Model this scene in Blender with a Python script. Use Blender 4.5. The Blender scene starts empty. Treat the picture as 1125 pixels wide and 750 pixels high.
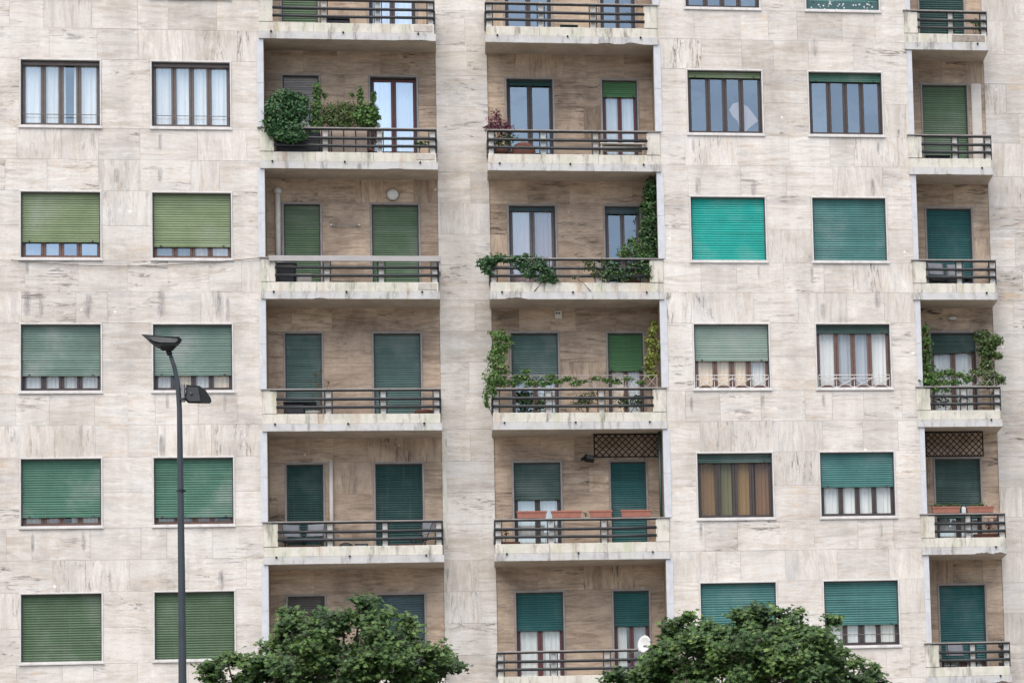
import bpy, math, random
from mathutils import Vector, Matrix

RN = random.Random(11)
scene = bpy.context.scene
COL = scene.collection
PI = math.pi
G = 26.4                                   # height of the top window row's heads above the pavement

# ------------------------------------------------------------------ camera
CAM = (9.517104, -87.601947, 1.7016)
RV = (math.radians(-7.97112745), math.radians(-13.32613199), math.radians(-1.84715157))
F, PX, PY = 4023.75, 1450.23, 625.676      # pixels of the 1125 wide photograph


def cam_rows():
    v = Vector(RV)
    a = v.length
    m = Matrix.Rotation(a, 3, v.normalized())
    return m @ Matrix(((1, 0, 0), (0, 0, -1), (0, 1, 0)))


RC = cam_rows()


def at(px, py, Y):
    d = RC.transposed() @ Vector(((px - PX) / F, (py - PY) / F, 1.0))
    t = (Y - CAM[1]) / d.y
    return Vector(CAM) + d * t


cd = bpy.data.cameras.new('camera')
co = bpy.data.objects.new('camera', cd)
COL.objects.link(co)
r0, r1, r2 = RC[0], RC[1], RC[2]
mw = Matrix(((r0.x, -r1.x, -r2.x, CAM[0]), (r0.y, -r1.y, -r2.y, CAM[1]), (r0.z, -r1.z, -r2.z, CAM[2]), (0, 0, 0, 1)))
co.matrix_world = mw
cd.sensor_fit = 'HORIZONTAL'
cd.sensor_width = 36.0
cd.lens = F / 1125.0 * 36.0
cd.shift_x = -(PX - 562.5) / 1125.0
cd.shift_y = (PY - 375.0) / 1125.0
cd.clip_start, cd.clip_end = 0.5, 2000
scene.camera = co

# ------------------------------------------------------------------ materials
MATS = {}


def nt(name):
    m = bpy.data.materials.new(name)
    m.use_nodes = True
    t = m.node_tree
    b = t.nodes['Principled BSDF']
    MATS[name] = m
    return m, t, b


def N(t, typ, **kw):
    n = t.nodes.new(typ)
    for k, v in kw.items():
        if hasattr(n, k) and not isinstance(k, int):
            setattr(n, k, v)
    return n


def noise(t, vec, scale, detail=4, rough=.6, dist=0.0):
    n = t.nodes.new('ShaderNodeTexNoise')
    n.inputs['Scale'].default_value = scale
    n.inputs['Detail'].default_value = detail
    n.inputs['Roughness'].default_value = rough
    n.inputs['Distortion'].default_value = dist
    if vec is not None:
        t.links.new(vec, n.inputs['Vector'])
    return n.outputs['Fac']


def mapping(t, vec, scale=(1, 1, 1), loc=(0, 0, 0)):
    n = t.nodes.new('ShaderNodeMapping')
    n.inputs['Scale'].default_value = scale
    n.inputs['Location'].default_value = loc
    t.links.new(vec, n.inputs['Vector'])
    return n.outputs['Vector']


def ramp(t, fac, stops, interp='LINEAR'):
    n = t.nodes.new('ShaderNodeValToRGB')
    n.color_ramp.interpolation = interp
    e = n.color_ramp.elements
    while len(e) < len(stops):
        e.new(0.5)
    for el, (p, c) in zip(e, stops):
        el.position = p
        el.color = (c, c, c, 1) if isinstance(c, (int, float)) else (*c, 1)
    t.links.new(fac, n.inputs['Fac'])
    return n.outputs['Color']


def mix(t, a, b, fac, mode='MIX'):
    n = t.nodes.new('ShaderNodeMix')
    n.data_type = 'RGBA'
    n.blend_type = mode
    for i, v in ((0, fac), (6, a), (7, b)):
        sock = n.inputs[i]
        if isinstance(v, (int, float)):
            sock.default_value = v if i == 0 else (v, v, v, 1)
        elif isinstance(v, tuple):
            sock.default_value = (*v, 1)
        else:
            t.links.new(v, sock)
    return n.outputs[2]


def mth(t, op, a, b=None, clamp=False):
    n = t.nodes.new('ShaderNodeMath')
    n.operation = op
    n.use_clamp = clamp
    for s, v in zip(n.inputs, (a, b)):
        if v is None:
            continue
        if isinstance(v, (int, float)):
            s.default_value = v
        else:
            t.links.new(v, s)
    return n.outputs[0]


def objco(t):
    return t.nodes.new('ShaderNodeTexCoord').outputs['Object']


def bump(t, b, h, strength=.3, dist=.01):
    n = t.nodes.new('ShaderNodeBump')
    n.inputs['Strength'].default_value = strength
    n.inputs['Distance'].default_value = dist
    t.links.new(h, n.inputs['Height'])
    t.links.new(n.outputs['Normal'], b.inputs['Normal'])


def attr(t, name):
    n = t.nodes.new('ShaderNodeAttribute')
    n.attribute_name = name
    return n


def sep(t, v):
    n = t.nodes.new('ShaderNodeSeparateXYZ')
    t.links.new(v, n.inputs[0])
    return n.outputs


def plain(name, col, rough=.6, var=.15, scale=3.0, metal=0.0, dirt=None, spec=.5):
    """one colour with uneven wear"""
    m, t, b = nt(name)
    v = objco(t)
    n = noise(t, v, scale, 6, .65)
    lo = tuple(c * (1 - var) for c in col)
    hi = tuple(min(1, c * (1 + var)) for c in col)
    c = ramp(t, n, [(.3, lo), (.7, hi)])
    if dirt:
        d = ramp(t, noise(t, mapping(t, v, (4, 4, .8)), 2.2, 5, .7), [(.52, 0), (.72, 1)])
        c = mix(t, c, dirt, mth(t, 'MULTIPLY', d, .55))
    t.links.new(c, b.inputs['Base Color'])
    b.inputs['Roughness'].default_value = rough
    b.inputs['Metallic'].default_value = metal
    b.inputs['Specular IOR Level'].default_value = spec
    return m


# dark run-off streaks on single slabs: (photo x, photo y, half width m, half height m)
STREAKS = [(30, 334, .10, .36), (97, 336, .11, .34), (177, 333, .11, .36), (240, 335, .12, .36), (178, 489, .09, .28), (243, 637, .08, .26),
           (895, 52, .10, .26), (767, 205, .08, .24), (828, 206, .08, .24), (959, 207, .08, .26), (964, 329, .09, .26), (904, 342, .08, .22),
           (128, 193, .08, .2), (176, 192, .07, .2), (45, 335, .06, .3), (250, 340, .06, .3),
           (36, 596, .05, .22), (92, 594, .06, .26), (184, 440, .05, .2), (247, 443, .05, .22), (30, 294, .05, .18), (760, 444, .05, .22), (838, 441, .06, .2), (770, 585, .06, .26),
           (905, 440, .05, .18), (968, 582, .05, .2), (892, 302, .05, .22), (834, 300, .05, .2), (102, 153, .05, .2), (176, 156, .05, .22), (965, 163, .05, .2), (762, 160, .05, .2)]


def travertine(name, light, mid, tan, cool, dark, streaks, contrast=1.0):
    m, t, b = nt(name)
    uv = t.nodes.new('ShaderNodeUVMap')
    uv.uv_map = 'UVMap'
    uv = uv.outputs[0]
    a = attr(t, 'tint')
    sc = t.nodes.new('ShaderNodeSeparateColor')
    t.links.new(a.outputs['Color'], sc.inputs[0])
    tr, tg, tb = sc.outputs
    o = objco(t)
    # layered bands, long along u, wavy
    n1 = noise(t, mapping(t, uv, (.42, 3.6, 1)), 1.0, 10, .68, 1.5)
    n2 = noise(t, mapping(t, uv, (1.5, 13, 1), (7, 3, 0)), 1.0, 7, .72, .9)
    n3 = noise(t, uv, 7.0, 9, .75, .3)
    band = mth(t, 'ADD', mth(t, 'MULTIPLY', n1, .68), mth(t, 'ADD', mth(t, 'MULTIPLY', n2, .17), mth(t, 'MULTIPLY', n3, .15)))
    shift = mth(t, 'ADD', band, mth(t, 'MULTIPLY', mth(t, 'SUBTRACT', tr, .5), .10))
    c = ramp(t, shift, [(.36, tan), (.45, mid), (.51, light), (.57, mid), (.645, tan)])
    # cool grey beds
    gb = ramp(t, noise(t, mapping(t, uv, (.6, 2.6, 1), (2, 44, 0)), 1.0, 6, .62, 1.0), [(.54, 0), (.70, 1)])
    c = mix(t, c, cool, mth(t, 'MULTIPLY', gb, .75))
    # warm iron-coloured bands
    w = ramp(t, noise(t, mapping(t, uv, (.8, 3.0, 1), (21, 4, 0)), 1.0, 8, .66, 1.8), [(.56, 0), (.70, 1)])
    c = mix(t, c, tuple(x * y for x, y in zip(mid, (1.06, .84, .62))), mth(t, 'MULTIPLY', w, mth(t, 'ADD', mth(t, 'MULTIPLY', tg, .8), .04)))
    # white calcite clouding
    wh = ramp(t, noise(t, mapping(t, uv, (1.6, 4.5, 1), (5, 31, 0)), 1.0, 8, .7, .8), [(.56, 0), (.72, 1)])
    c = mix(t, c, tuple(min(1, x * 1.16) for x in light), mth(t, 'MULTIPLY', wh, .8))
    # open pits and dark seams, in clusters
    p1 = noise(t, mapping(t, uv, (1.7, 10, 1), (3, 17, 0)), 1.0, 9, .76, 1.2)
    gate = ramp(t, noise(t, mapping(t, uv, (.9, 2.6, 1), (13, 2, 0)), 1.0, 5, .6, .5), [(.46, 0), (.58, 1)])
    pit = mth(t, 'MULTIPLY', ramp(t, p1, [(.52, 0), (.60, 1)]), gate)
    pit = mth(t, 'MULTIPLY', pit, mth(t, 'ADD', mth(t, 'MULTIPLY', tb, .95), .10))
    c = mix(t, c, dark, mth(t, 'MULTIPLY', pit, .95 * contrast))
    p2 = mth(t, 'MULTIPLY', ramp(t, noise(t, mapping(t, uv, (7, 24, 1), (9, 27, 0)), 1.0, 6, .7, .4), [(.62, 0), (.70, 1)]), .32)
    c = mix(t, c, dark, p2)
    gr = ramp(t, noise(t, uv, 26, 5, .8), [(.3, .91), (.7, 1.08)])
    c = mix(t, c, gr, 1.0, 'MULTIPLY')
    # slab to slab value
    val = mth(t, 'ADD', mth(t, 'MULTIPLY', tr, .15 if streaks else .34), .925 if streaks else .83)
    c = mix(t, c, val, 1.0, 'MULTIPLY')
    # weathering in the wall's own coordinates
    g1 = ramp(t, noise(t, mapping(t, o, (1.6, 1, .22)), 1.0, 6, .65), [(.35, .88), (.62, 1.05)])
    c = mix(t, c, g1, 1.0, 'MULTIPLY')
    bl = noise(t, mapping(t, o, (.55, 1, .8), (3, 0, 7)), 1.0, 7, .66, .8)
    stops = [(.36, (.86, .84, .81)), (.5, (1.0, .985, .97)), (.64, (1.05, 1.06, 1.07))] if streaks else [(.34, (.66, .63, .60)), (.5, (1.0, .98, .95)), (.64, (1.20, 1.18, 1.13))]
    c = mix(t, c, ramp(t, bl, stops), 1.0, 'MULTIPLY')
    # filled fixing holes: small pale plugs
    vo = t.nodes.new('ShaderNodeTexVoronoi')
    vo.inputs['Scale'].default_value = 1.15
    t.links.new(o, vo.inputs['Vector'])
    dot = mth(t, 'LESS_THAN', vo.outputs['Distance'], .042)
    c = mix(t, c, tuple(min(1, x * 1.28) for x in light), mth(t, 'MULTIPLY', dot, .75))
    if streaks:
        xyz = sep(t, o)
        acc = None
        for (sx, sy, w_, h_) in STREAKS:
            q = at(sx, sy, 0)
            ax = mth(t, 'POWER', mth(t, 'ABSOLUTE', mth(t, 'MULTIPLY', mth(t, 'SUBTRACT', xyz[0], q.x), 1 / w_)), 2)
            az = mth(t, 'POWER', mth(t, 'ABSOLUTE', mth(t, 'MULTIPLY', mth(t, 'SUBTRACT', xyz[2], q.z), 1 / h_)), 4)
            s = mth(t, 'SUBTRACT', 1.0, mth(t, 'ADD', ax, az), True)
            acc = s if acc is None else mth(t, 'MAXIMUM', acc, s)
        sn = ramp(t, noise(t, mapping(t, o, (14, 1, 2.0)), 1.0, 6, .75), [(.36, 0), (.62, 1)])
        c = mix(t, c, (.12, .12, .125), mth(t, 'MULTIPLY', mth(t, 'MULTIPLY', acc, sn), .85))
    t.links.new(c, b.inputs['Base Color'])
    b.inputs['Roughness'].default_value = .62
    b.inputs['Specular IOR Level'].default_value = .35
    bump(t, b, mth(t, 'SUBTRACT', band, mth(t, 'MULTIPLY', pit, .8)), .35, .006)
    return m


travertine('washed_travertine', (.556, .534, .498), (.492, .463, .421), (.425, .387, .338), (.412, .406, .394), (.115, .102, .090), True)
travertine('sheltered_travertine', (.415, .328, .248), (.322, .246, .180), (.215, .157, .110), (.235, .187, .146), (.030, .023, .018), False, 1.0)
plain('joint_mortar', (.36, .33, .295), .9, .25, 6)
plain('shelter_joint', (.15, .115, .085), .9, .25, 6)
plain('pale_marble', (.455, .47, .49), .45, .10, 5, dirt=(.36, .34, .31))
plain('surround_marble', (.50, .49, .475), .5, .12, 4, dirt=(.30, .28, .25))
plain('door_surround', (.24, .22, .205), .6, .18, 5)
plain('soffit_paint', (.34, .285, .225), .85, .20, 1.6, dirt=(.16, .13, .10))
plain('dark_steel', (.016, .020, .023), .5, .3, 9, dirt=(.04, .036, .03), spec=.35)
plain('rail_cap', (.20, .185, .175), .55, .2, 4, dirt=(.07, .06, .055))
plain('grey_rail_cover', (.30, .29, .285), .55, .1, 3)
plain('white_post', (.56, .54, .50), .6, .12, 6, dirt=(.36, .30, .22))
plain('brown_wood', (.115, .062, .046), .5, .25, 7)
plain('dark_wood', (.040, .028, .026), .5, .25, 7)
plain('greybrown_wood', (.10, .08, .07), .5, .2, 7)
plain('oxblood_wood', (.10, .030, .030), .5, .2, 7)
plain('taupe_wood', (.105, .085, .08), .5, .2, 7)
plain('shutter_guide', (.035, .034, .034), .5, .2, 5)
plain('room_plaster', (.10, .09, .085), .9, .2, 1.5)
plain('steel_bracket', (.22, .22, .22), .4, .1, 5, metal=.6)
plain('lamp_paint', (.036, .044, .050), .5, .15, 3, spec=.3)
plain('lamp_dark', (.009, .011, .012), .55, .15, 5, spec=.25)
plain('terracotta', (.29, .115, .08), .7, .14, 6)
plain('dark_soil', (.04, .025, .02), .95, .3, 20)
plain('white_plastic', (.46, .46, .45), .45, .05, 4)
plain('cream_board', (.52, .49, .44), .6, .1, 3)
plain('brown_lattice', (.010, .007, .006), .7, .3, 8, spec=.15)
plain('trellis_grey', (.28, .25, .23), .6, .15, 6)
plain('cane', (.22, .14, .08), .7, .2, 10)
plain('bark', (.085, .065, .05), .9, .3, 8)
plain('vine_stem', (.09, .06, .04), .9, .3, 12)
plain('grey_fabric', (.20, .21, .23), .8, .15, 6)
plain('slate_plastic', (.025, .027, .032), .5, .2, 6)
plain('tan_canvas', (.30, .245, .205), .85, .15, 3)
plain('green_pole', (.018, .045, .038), .5, .2, 6)
plain('pink_reflection', (.40, .325, .30), .8, .06, 3)  # colour of the painted reflection in one upper window
plain('clay_dark', (.17, .07, .05), .75, .2, 8)
plain('mauve_cloth', (.22, .17, .19), .85, .2, 5)
plain('asphalt', (.05, .05, .052), .9, .25, 2.5)
plain('paving', (.24, .23, .21), .85, .15, .9)
plain('kerb_stone', (.32, .31, .30), .8, .12, 2)
plain('road_paint', (.72, .72, .70), .7, .1, 3)
plain('cable_black', (.10, .09, .085), .6, .1, 5)
plain('lamp_lens', (.085, .085, .078), .3, .2, 9)
plain('frosted_glass', (.62, .61, .58), .25, .05, 4)


def balcony_stone(name, base, green, rust):
    m, t, b = nt(name)
    o = objco(t)
    n = noise(t, o, 2.6, 7, .7)
    c = ramp(t, n, [(.28, tuple(x * .74 for x in base)), (.5, base), (.72, tuple(min(1, x * 1.10) for x in base))])
    v = mapping(t, o, (3.0, 3.0, .45))
    g = ramp(t, noise(t, v, 1.0, 5, .6), [(.50, 0), (.68, 1)])
    c = mix(t, c, (.38, .415, .29), mth(t, 'MULTIPLY', g, green))
    r = ramp(t, noise(t, mapping(t, o, (2.3, 2.3, .35), (9, 4, 2)), 1.0, 6, .65), [(.55, 0), (.74, 1)])
    c = mix(t, c, (.34, .215, .12), mth(t, 'MULTIPLY', r, rust))
    k = ramp(t, noise(t, mapping(t, o, (6, 6, 1.2), (3, 1, 8)), 1.0, 8, .75), [(.52, 0), (.66, 1)])
    c = mix(t, c, (.17, .155, .135), mth(t, 'MULTIPLY', k, .8))
    t.links.new(c, b.inputs['Base Color'])
    b.inputs['Roughness'].default_value = .75
    b.inputs['Specular IOR Level'].default_value = .3
    bump(t, b, n, .3, .008)
    return m


balcony_stone('parapet_render', (.52, .50, .44), .7, .8)
balcony_stone('slab_marble', (.44, .44, .435), .3, .4)
plain('old_cement', (.40, .375, .335), .9, .2, 7, dirt=(.13, .12, .10))
plain('raw_concrete', (.25, .22, .19), .95, .3, 14)


def shutter_mat(name, col, fade):
    # enamelled slats: sun-faded patches, rain streaks and dust lying along the slats
    m, t, b = nt(name)
    o = objco(t)
    n = noise(t, mapping(t, o, (.9, 1, .8)), 1.1, 5, .6)
    pale = tuple(x * (1 - fade * 1.6) + .36 * fade * 1.6 for x in col)
    c = ramp(t, n, [(.30, tuple(x * .78 for x in col)), (.50, col), (.70, pale)])
    row = noise(t, mapping(t, o, (.25, 1, 17.8)), 1.0, 2, .5)
    c = mix(t, c, ramp(t, row, [(.3, .80), (.7, 1.16)]), 1.0, 'MULTIPLY')
    s = ramp(t, noise(t, mapping(t, o, (15, 1, .7)), 1.0, 5, .75), [(.54, 0), (.76, 1)])
    c = mix(t, c, tuple(x * .45 + .10 for x in col), mth(t, 'MULTIPLY', s, .5))
    d = ramp(t, noise(t, mapping(t, o, (6, 1, 9)), 1.0, 8, .8), [(.60, 0), (.72, 1)])
    c = mix(t, c, tuple(x * .5 + .22 for x in col), mth(t, 'MULTIPLY', d, .35))
    k = ramp(t, noise(t, mapping(t, o, (5, 1, 1.6), (8, 0, 3)), 1.0, 8, .8), [(.66, 0), (.74, 1)])
    c = mix(t, c, tuple(x * .4 + .02 for x in col), mth(t, 'MULTIPLY', k, .5))
    t.links.new(c, b.inputs['Base Color'])
    b.inputs['Roughness'].default_value = .6
    b.inputs['Specular IOR Level'].default_value = .3
    return m


SH = {'lightgreen': ((.165,.222,.118), 0.2), 'greygreen': ((0.12, 0.19, 0.16), 0.3), 'emerald': ((.056,.150,.106), 0.2), 'green': ((.064,.112,.060), 0.12),
      'teal': ((0.004, 0.29, 0.245), 0.15), 'bluegreen': ((0.045, 0.15, 0.142), 0.12), 'sage': ((0.19, 0.265, 0.225), 0.25), 'petrol': ((0.018, 0.1, 0.098), 0.1),
      'dark': ((0.014, 0.055, 0.05), 0.08), 'doorgreen': ((.095,.155,.086), 0.15), 'grassgreen': ((0.07, 0.185, 0.075), 0.12), 'doorgrey': ((.076,.135,.122), 0.18),
      'lightgrey': ((.29, .275, .26), .1), 'slate': ((.045, .085, .095), .1), 'taupe': ((.105, .095, .085), .15), 'duskgreen': ((0.045, 0.09, 0.076), 0.12)}
for k_, (c_, f_) in SH.items():
    shutter_mat('shutter_' + k_, c_, f_)


def pane_mat(name, fac, tint):
    m, t, b = nt(name)
    t.nodes.remove(b)
    out = t.nodes['Material Output']
    tr = t.nodes.new('ShaderNodeBsdfTransparent')
    tr.inputs['Color'].default_value = (.94, .96, .96, 1)
    gl = t.nodes.new('ShaderNodeBsdfGlossy')
    gl.inputs['Color'].default_value = (*tint, 1)
    gl.inputs['Roughness'].default_value = .02
    n = t.nodes.new('ShaderNodeBump')
    n.inputs['Strength'].default_value = .15
    n.inputs['Distance'].default_value = .01
    t.links.new(noise(t, objco(t), 1.6, 2, .5), n.inputs['Height'])
    t.links.new(n.outputs['Normal'], gl.inputs['Normal'])
    mx = t.nodes.new('ShaderNodeMixShader')
    mx.inputs[0].default_value = fac
    t.links.new(tr.outputs[0], mx.inputs[1])
    t.links.new(gl.outputs[0], mx.inputs[2])
    t.links.new(mx.outputs[0], out.inputs['Surface'])


pane_mat('pane_blue', .34, (.62, .74, .82))
pane_mat('pane_clear', .12, (.80, .88, .92))
pane_mat('pane_sky', .48, (.70, .85, .98))
pane_mat('pane_faint', .03, (.8, .9, 1.0))
pane_mat('pane_mid', .28, (.66, .80, .88))


def cloth(name, col):
    m, t, b = nt(name)
    o = objco(t)
    c = ramp(t, noise(t, mapping(t, o, (6, 1, .6)), 1.0, 4, .6), [(.3, tuple(x * .86 for x in col)), (.7, tuple(min(1, x * 1.06) for x in col))])
    t.links.new(c, b.inputs['Base Color'])
    b.inputs['Roughness'].default_value = .9


cloth('curtain_white', (.74, .725, .69))
cloth('curtain_cream', (.88, .70, .50))
cloth('curtain_pink', (.84, .68, .60))
cloth('curtain_ochre', (.25, .155, .065))
cloth('curtain_olive', (.15, .135, .065))
cloth('curtain_rust', (.19, .105, .055))
cloth('curtain_brown', (.20, .115, .05))
cloth('curtain_mauve', (.50, .36, .36))
cloth('curtain_grey', (.40, .42, .45))


def leaf_mat(name, a, bcol, c3, trans=.25, rough=.45, spec=.25):
    m, t, b = nt(name)
    at_ = attr(t, 'tint')
    c = ramp(t, at_.outputs['Fac'], [(0, a), (.5, bcol), (1, c3)])
    t.links.new(c, b.inputs['Base Color'])
    b.inputs['Roughness'].default_value = rough
    b.inputs['Specular IOR Level'].default_value = spec
    tl = t.nodes.new('ShaderNodeBsdfTranslucent')
    t.links.new(mix(t, c, (1.0, 1.15, .55), 1.0, 'MULTIPLY'), tl.inputs['Color'])
    mx = t.nodes.new('ShaderNodeMixShader')
    mx.inputs[0].default_value = trans
    t.links.new(b.outputs[0], mx.inputs[1])
    t.links.new(tl.outputs[0], mx.inputs[2])
    t.links.new(mx.outputs[0], t.nodes['Material Output'].inputs['Surface'])


m_, t_, b_ = nt('speckled_print')
v_ = t_.nodes.new('ShaderNodeTexVoronoi')
v_.inputs['Scale'].default_value = 13
t_.links.new(objco(t_), v_.inputs['Vector'])
t_.links.new(mix(t_, (.02, .07, .075), (.5, .52, .5), ramp(t_, v_.outputs['Distance'], [(.22, 1), (.30, 0)])), b_.inputs['Base Color'])
leaf_mat('tree_leaf', (.011, .028, .009), (.040, .084, .022), (.118, .185, .050), .22, .5, .2)
leaf_mat('box_leaf', (.018, .055, .022), (.035, .095, .035), (.075, .15, .055))
leaf_mat('fresh_leaf', (.035, .085, .022), (.070, .150, .035), (.14, .22, .06))
leaf_mat('dull_leaf', (.04, .06, .025), (.075, .10, .04), (.13, .15, .06))
leaf_mat('olive_leaf', (.035, .065, .022), (.07, .115, .035), (.13, .17, .06))
leaf_mat('yellow_leaf', (.07, .10, .02), (.15, .19, .035), (.30, .32, .07))
leaf_mat('purple_leaf', (.055, .018, .03), (.12, .035, .06), (.20, .08, .10))
leaf_mat('dry_leaf', (.05, .03, .015), (.12, .075, .035), (.18, .12, .06))
leaf_mat('ivy_leaf', (.015, .045, .016), (.035, .085, .026), (.08, .15, .045))

# ------------------------------------------------------------------ mesh helpers


class MB:
    def __init__(self):
        self.v, self.f, self.m, self.uv, self.t = [], [], [], [], []

    def face(self, pts, m=0, uv=None, tint=None):
        i = len(self.v)
        self.v.extend(tuple(p) for p in pts)
        self.f.append(tuple(range(i, i + len(pts))))
        self.m.append(m)
        self.uv.append(uv)
        self.t.append(tint)

    def mesh(self, verts, faces, m=0, tint=None):
        i = len(self.v)
        self.v.extend(tuple(p) for p in verts)
        for f in faces:
            self.f.append(tuple(i + k for k in f))
            self.m.append(m)
            self.uv.append(None)
            self.t.append(tint)

    def box(self, x0, x1, y0, y1, z0, z1, m=0, c=0.0, xf=None):
        """box with an optional chamfer c on the four upright and lying front edges (y0 face)"""
        if x1 - x0 <= 0 or y1 - y0 <= 0 or z1 - z0 <= 0:
            return
        if c:
            c = min(c, (x1 - x0) * .3, (z1 - z0) * .3, (y1 - y0) * .6)
            V = [(x0 + c, y0, z0 + c), (x1 - c, y0, z0 + c), (x1 - c, y0, z1 - c), (x0 + c, y0, z1 - c),
                 (x0, y0 + c, z0), (x1, y0 + c, z0), (x1, y0 + c, z1), (x0, y0 + c, z1),
                 (x0, y1, z0), (x1, y1, z0), (x1, y1, z1), (x0, y1, z1)]
            Fc = [(0, 1, 2, 3), (4, 5, 1, 0), (5, 6, 2, 1), (6, 7, 3, 2), (7, 4, 0, 3),
                  (8, 9, 5, 4), (9, 10, 6, 5), (10, 11, 7, 6), (11, 8, 4, 7), (9, 8, 11, 10)]
        else:
            V = [(x0, y0, z0), (x1, y0, z0), (x1, y0, z1), (x0, y0, z1), (x0, y1, z0), (x1, y1, z0), (x1, y1, z1), (x0, y1, z1)]
            Fc = [(0, 1, 2, 3), (5, 4, 7, 6), (4, 5, 1, 0), (3, 2, 6, 7), (4, 0, 3, 7), (1, 5, 6, 2)]
        if xf is not None:
            V = [xf @ Vector(p) for p in V]
        self.mesh(V, Fc, m)

    def tube(self, pts, rad, n=8, m=0, cap=True, tint=None):
        pts = [Vector(p) for p in pts]
        if not hasattr(rad, '__len__'):
            rad = [rad] * len(pts)
        V, Fc = [], []
        up = None
        for i, p in enumerate(pts):
            d = (pts[min(i + 1, len(pts) - 1)] - pts[max(i - 1, 0)]).normalized()
            if up is None:
                up = d.orthogonal().normalized()
            s = d.cross(up)
            s = s.normalized() if s.length > 1e-6 else d.orthogonal().normalized()
            up = s.cross(d).normalized()
            for k in range(n):
                a = 2 * PI * k / n
                V.append(p + (s * math.cos(a) + up * math.sin(a)) * rad[i])
        for i in range(len(pts) - 1):
            for k in range(n):
                a, b_ = i * n + k, i * n + (k + 1) % n
                Fc.append((a, b_, b_ + n, a + n))
        if cap:
            Fc.append(tuple(range(n - 1, -1, -1)))
            Fc.append(tuple(range((len(pts) - 1) * n, len(pts) * n)))
        self.mesh(V, Fc, m, tint)

    def lathe(self, prof, n=18, m=0, c=(0, 0, 0), xf=None):
        V, Fc = [], []
        for r, z in prof:
            for k in range(n):
                a = 2 * PI * k / n
                p = Vector((c[0] + r * math.cos(a), c[1] + r * math.sin(a), c[2] + z))
                V.append(xf @ p if xf is not None else p)
        for i in range(len(prof) - 1):
            for k in range(n):
                a, b_ = i * n + k, i * n + (k + 1) % n
                Fc.append((a, b_, b_ + n, a + n))
        Fc.append(tuple(range(n - 1, -1, -1)))
        Fc.append(tuple(range((len(prof) - 1) * n, len(prof) * n)))
        self.mesh(V, Fc, m)

    def build(self, name, mats, parent=None, smooth=False):
        me = bpy.data.meshes.new(name)
        me.from_pydata(self.v, [], self.f)
        if isinstance(mats, str):
            mats = [mats]
        for mm in mats:
            me.materials.append(MATS[mm])
        me.polygons.foreach_set('material_index', self.m)
        if any(u is not None for u in self.uv):
            ul = me.uv_layers.new(name='UVMap')
            arr = []
            for f, u in zip(self.f, self.uv):
                for k in range(len(f)):
                    arr.extend(u[k] if u else (0.0, 0.0))
            ul.data.foreach_set('uv', arr)
        if any(t is not None for t in self.t):
            ca = me.attributes.new('tint', 'FLOAT_COLOR', 'CORNER')
            arr = []
            for f, t in zip(self.f, self.t):
                arr.extend(((t if t else (.5, .5, .5)) + (1.0,)) * len(f))
            ca.data.foreach_set('color', arr)
        if smooth:
            me.polygons.foreach_set('use_smooth', [True] * len(self.f))
        me.update()
        o = bpy.data.objects.new(name, me)
        COL.objects.link(o)
        if parent is not None:
            o.parent = parent
            o.matrix_parent_inverse = Matrix.Translation(-parent_world(parent))
        return o


def parent_world(p):
    # meshes are built in world coordinates and so sit at the origin; an Empty stands at its thing's base
    return p.location.copy() if p.type == 'EMPTY' else Vector((0, 0, 0))


def empty(name, loc, label, cat, group=None):
    o = bpy.data.objects.new(name, None)
    COL.objects.link(o)
    o.location = loc
    o.empty_display_size = .2
    tag(o, label, cat, group)
    return o


def tag(o, label, cat, group=None):
    o['label'] = label
    o['category'] = cat
    if group:
        o['group'] = group
    return o


# ------------------------------------------------------------------ building grid
T = [G + 3.15, G, G - 3.156, G - 6.298, G - 9.455, G - 12.596, G - 15.746]   # window-head heights, top floor first
WH = 1.658
WX = {'A': (0.0, 1.825), 'B': (2.919, 4.753), 'C': (15.365, 17.216), 'D': (18.295, 20.146)}
DX = {'a': (5.829, 6.755), 'b': (7.862, 9.036), 'c': (11.07, 12.255), 'd': (13.352, 14.277), 'e': (21.191, 22.395)}
BD = .968                                   # the wall behind the balconies stands this far back
DH = 2.385                                  # balcony door height
XA = 5.483                                  # left block ends here
XB = 14.605                                 # middle block begins
XC = at(1001.4, 56, 0).x                    # middle block ends
WL, WR = -12.0, 34.0
TOP = T[0] + 2.2

building = empty('apartment_building', (12.0, 0, 0), 'tall travertine apartment block with green roller shutters and balconies', 'building')


def clad(mb, x0, x1, z0, z1, Y, sheltered=0, vert=.5, wmin=.5, wmax=1.25):
    x = x0
    while x < x1 - 1e-4:
        w = RN.uniform(wmin, wmax)
        if x1 - (x + w) < wmin * .7:
            w = x1 - x
        xe = x + w
        g = RN.choice((.0012, .0016, .0026))
        yj = Y + RN.uniform(-.0022, .0022)
        a, b_, c, d = x + g, xe - g, z0 + g, z1 - g
        ox, oy = RN.uniform(0, 60), RN.uniform(0, 60)
        P = [(a, c), (b_, c), (b_, d), (a, d)]
        if RN.random() < vert:
            uv = [(p[1] + ox, p[0] + oy) for p in P]
        else:
            uv = [(p[0] + ox, p[1] + oy) for p in P]
        tint = (min(1, max(0, RN.gauss(.5, .26))), RN.random() ** 1.8, RN.random() ** 1.6)
        mb.face([(p[0], yj, p[1]) for p in P], sheltered, uv, tint)
        yb = Y + .022
        for k in range(4):
            p, q = P[k], P[(k + 1) % 4]
            mb.face([(q[0], yj, q[1]), (p[0], yj, p[1]), (p[0], yb, p[1]), (q[0], yb, q[1])], sheltered, [uv[(k + 1) % 4], uv[k], uv[k], uv[(k + 1) % 4]], tint)
        x = xe


def spans(x0, x1, holes):
    out, x = [], x0
    for a, b_ in sorted(holes):
        if a > x:
            out.append((x, a))
        x = b_
    if x < x1:
        out.append((x, x1))
    return out


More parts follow.
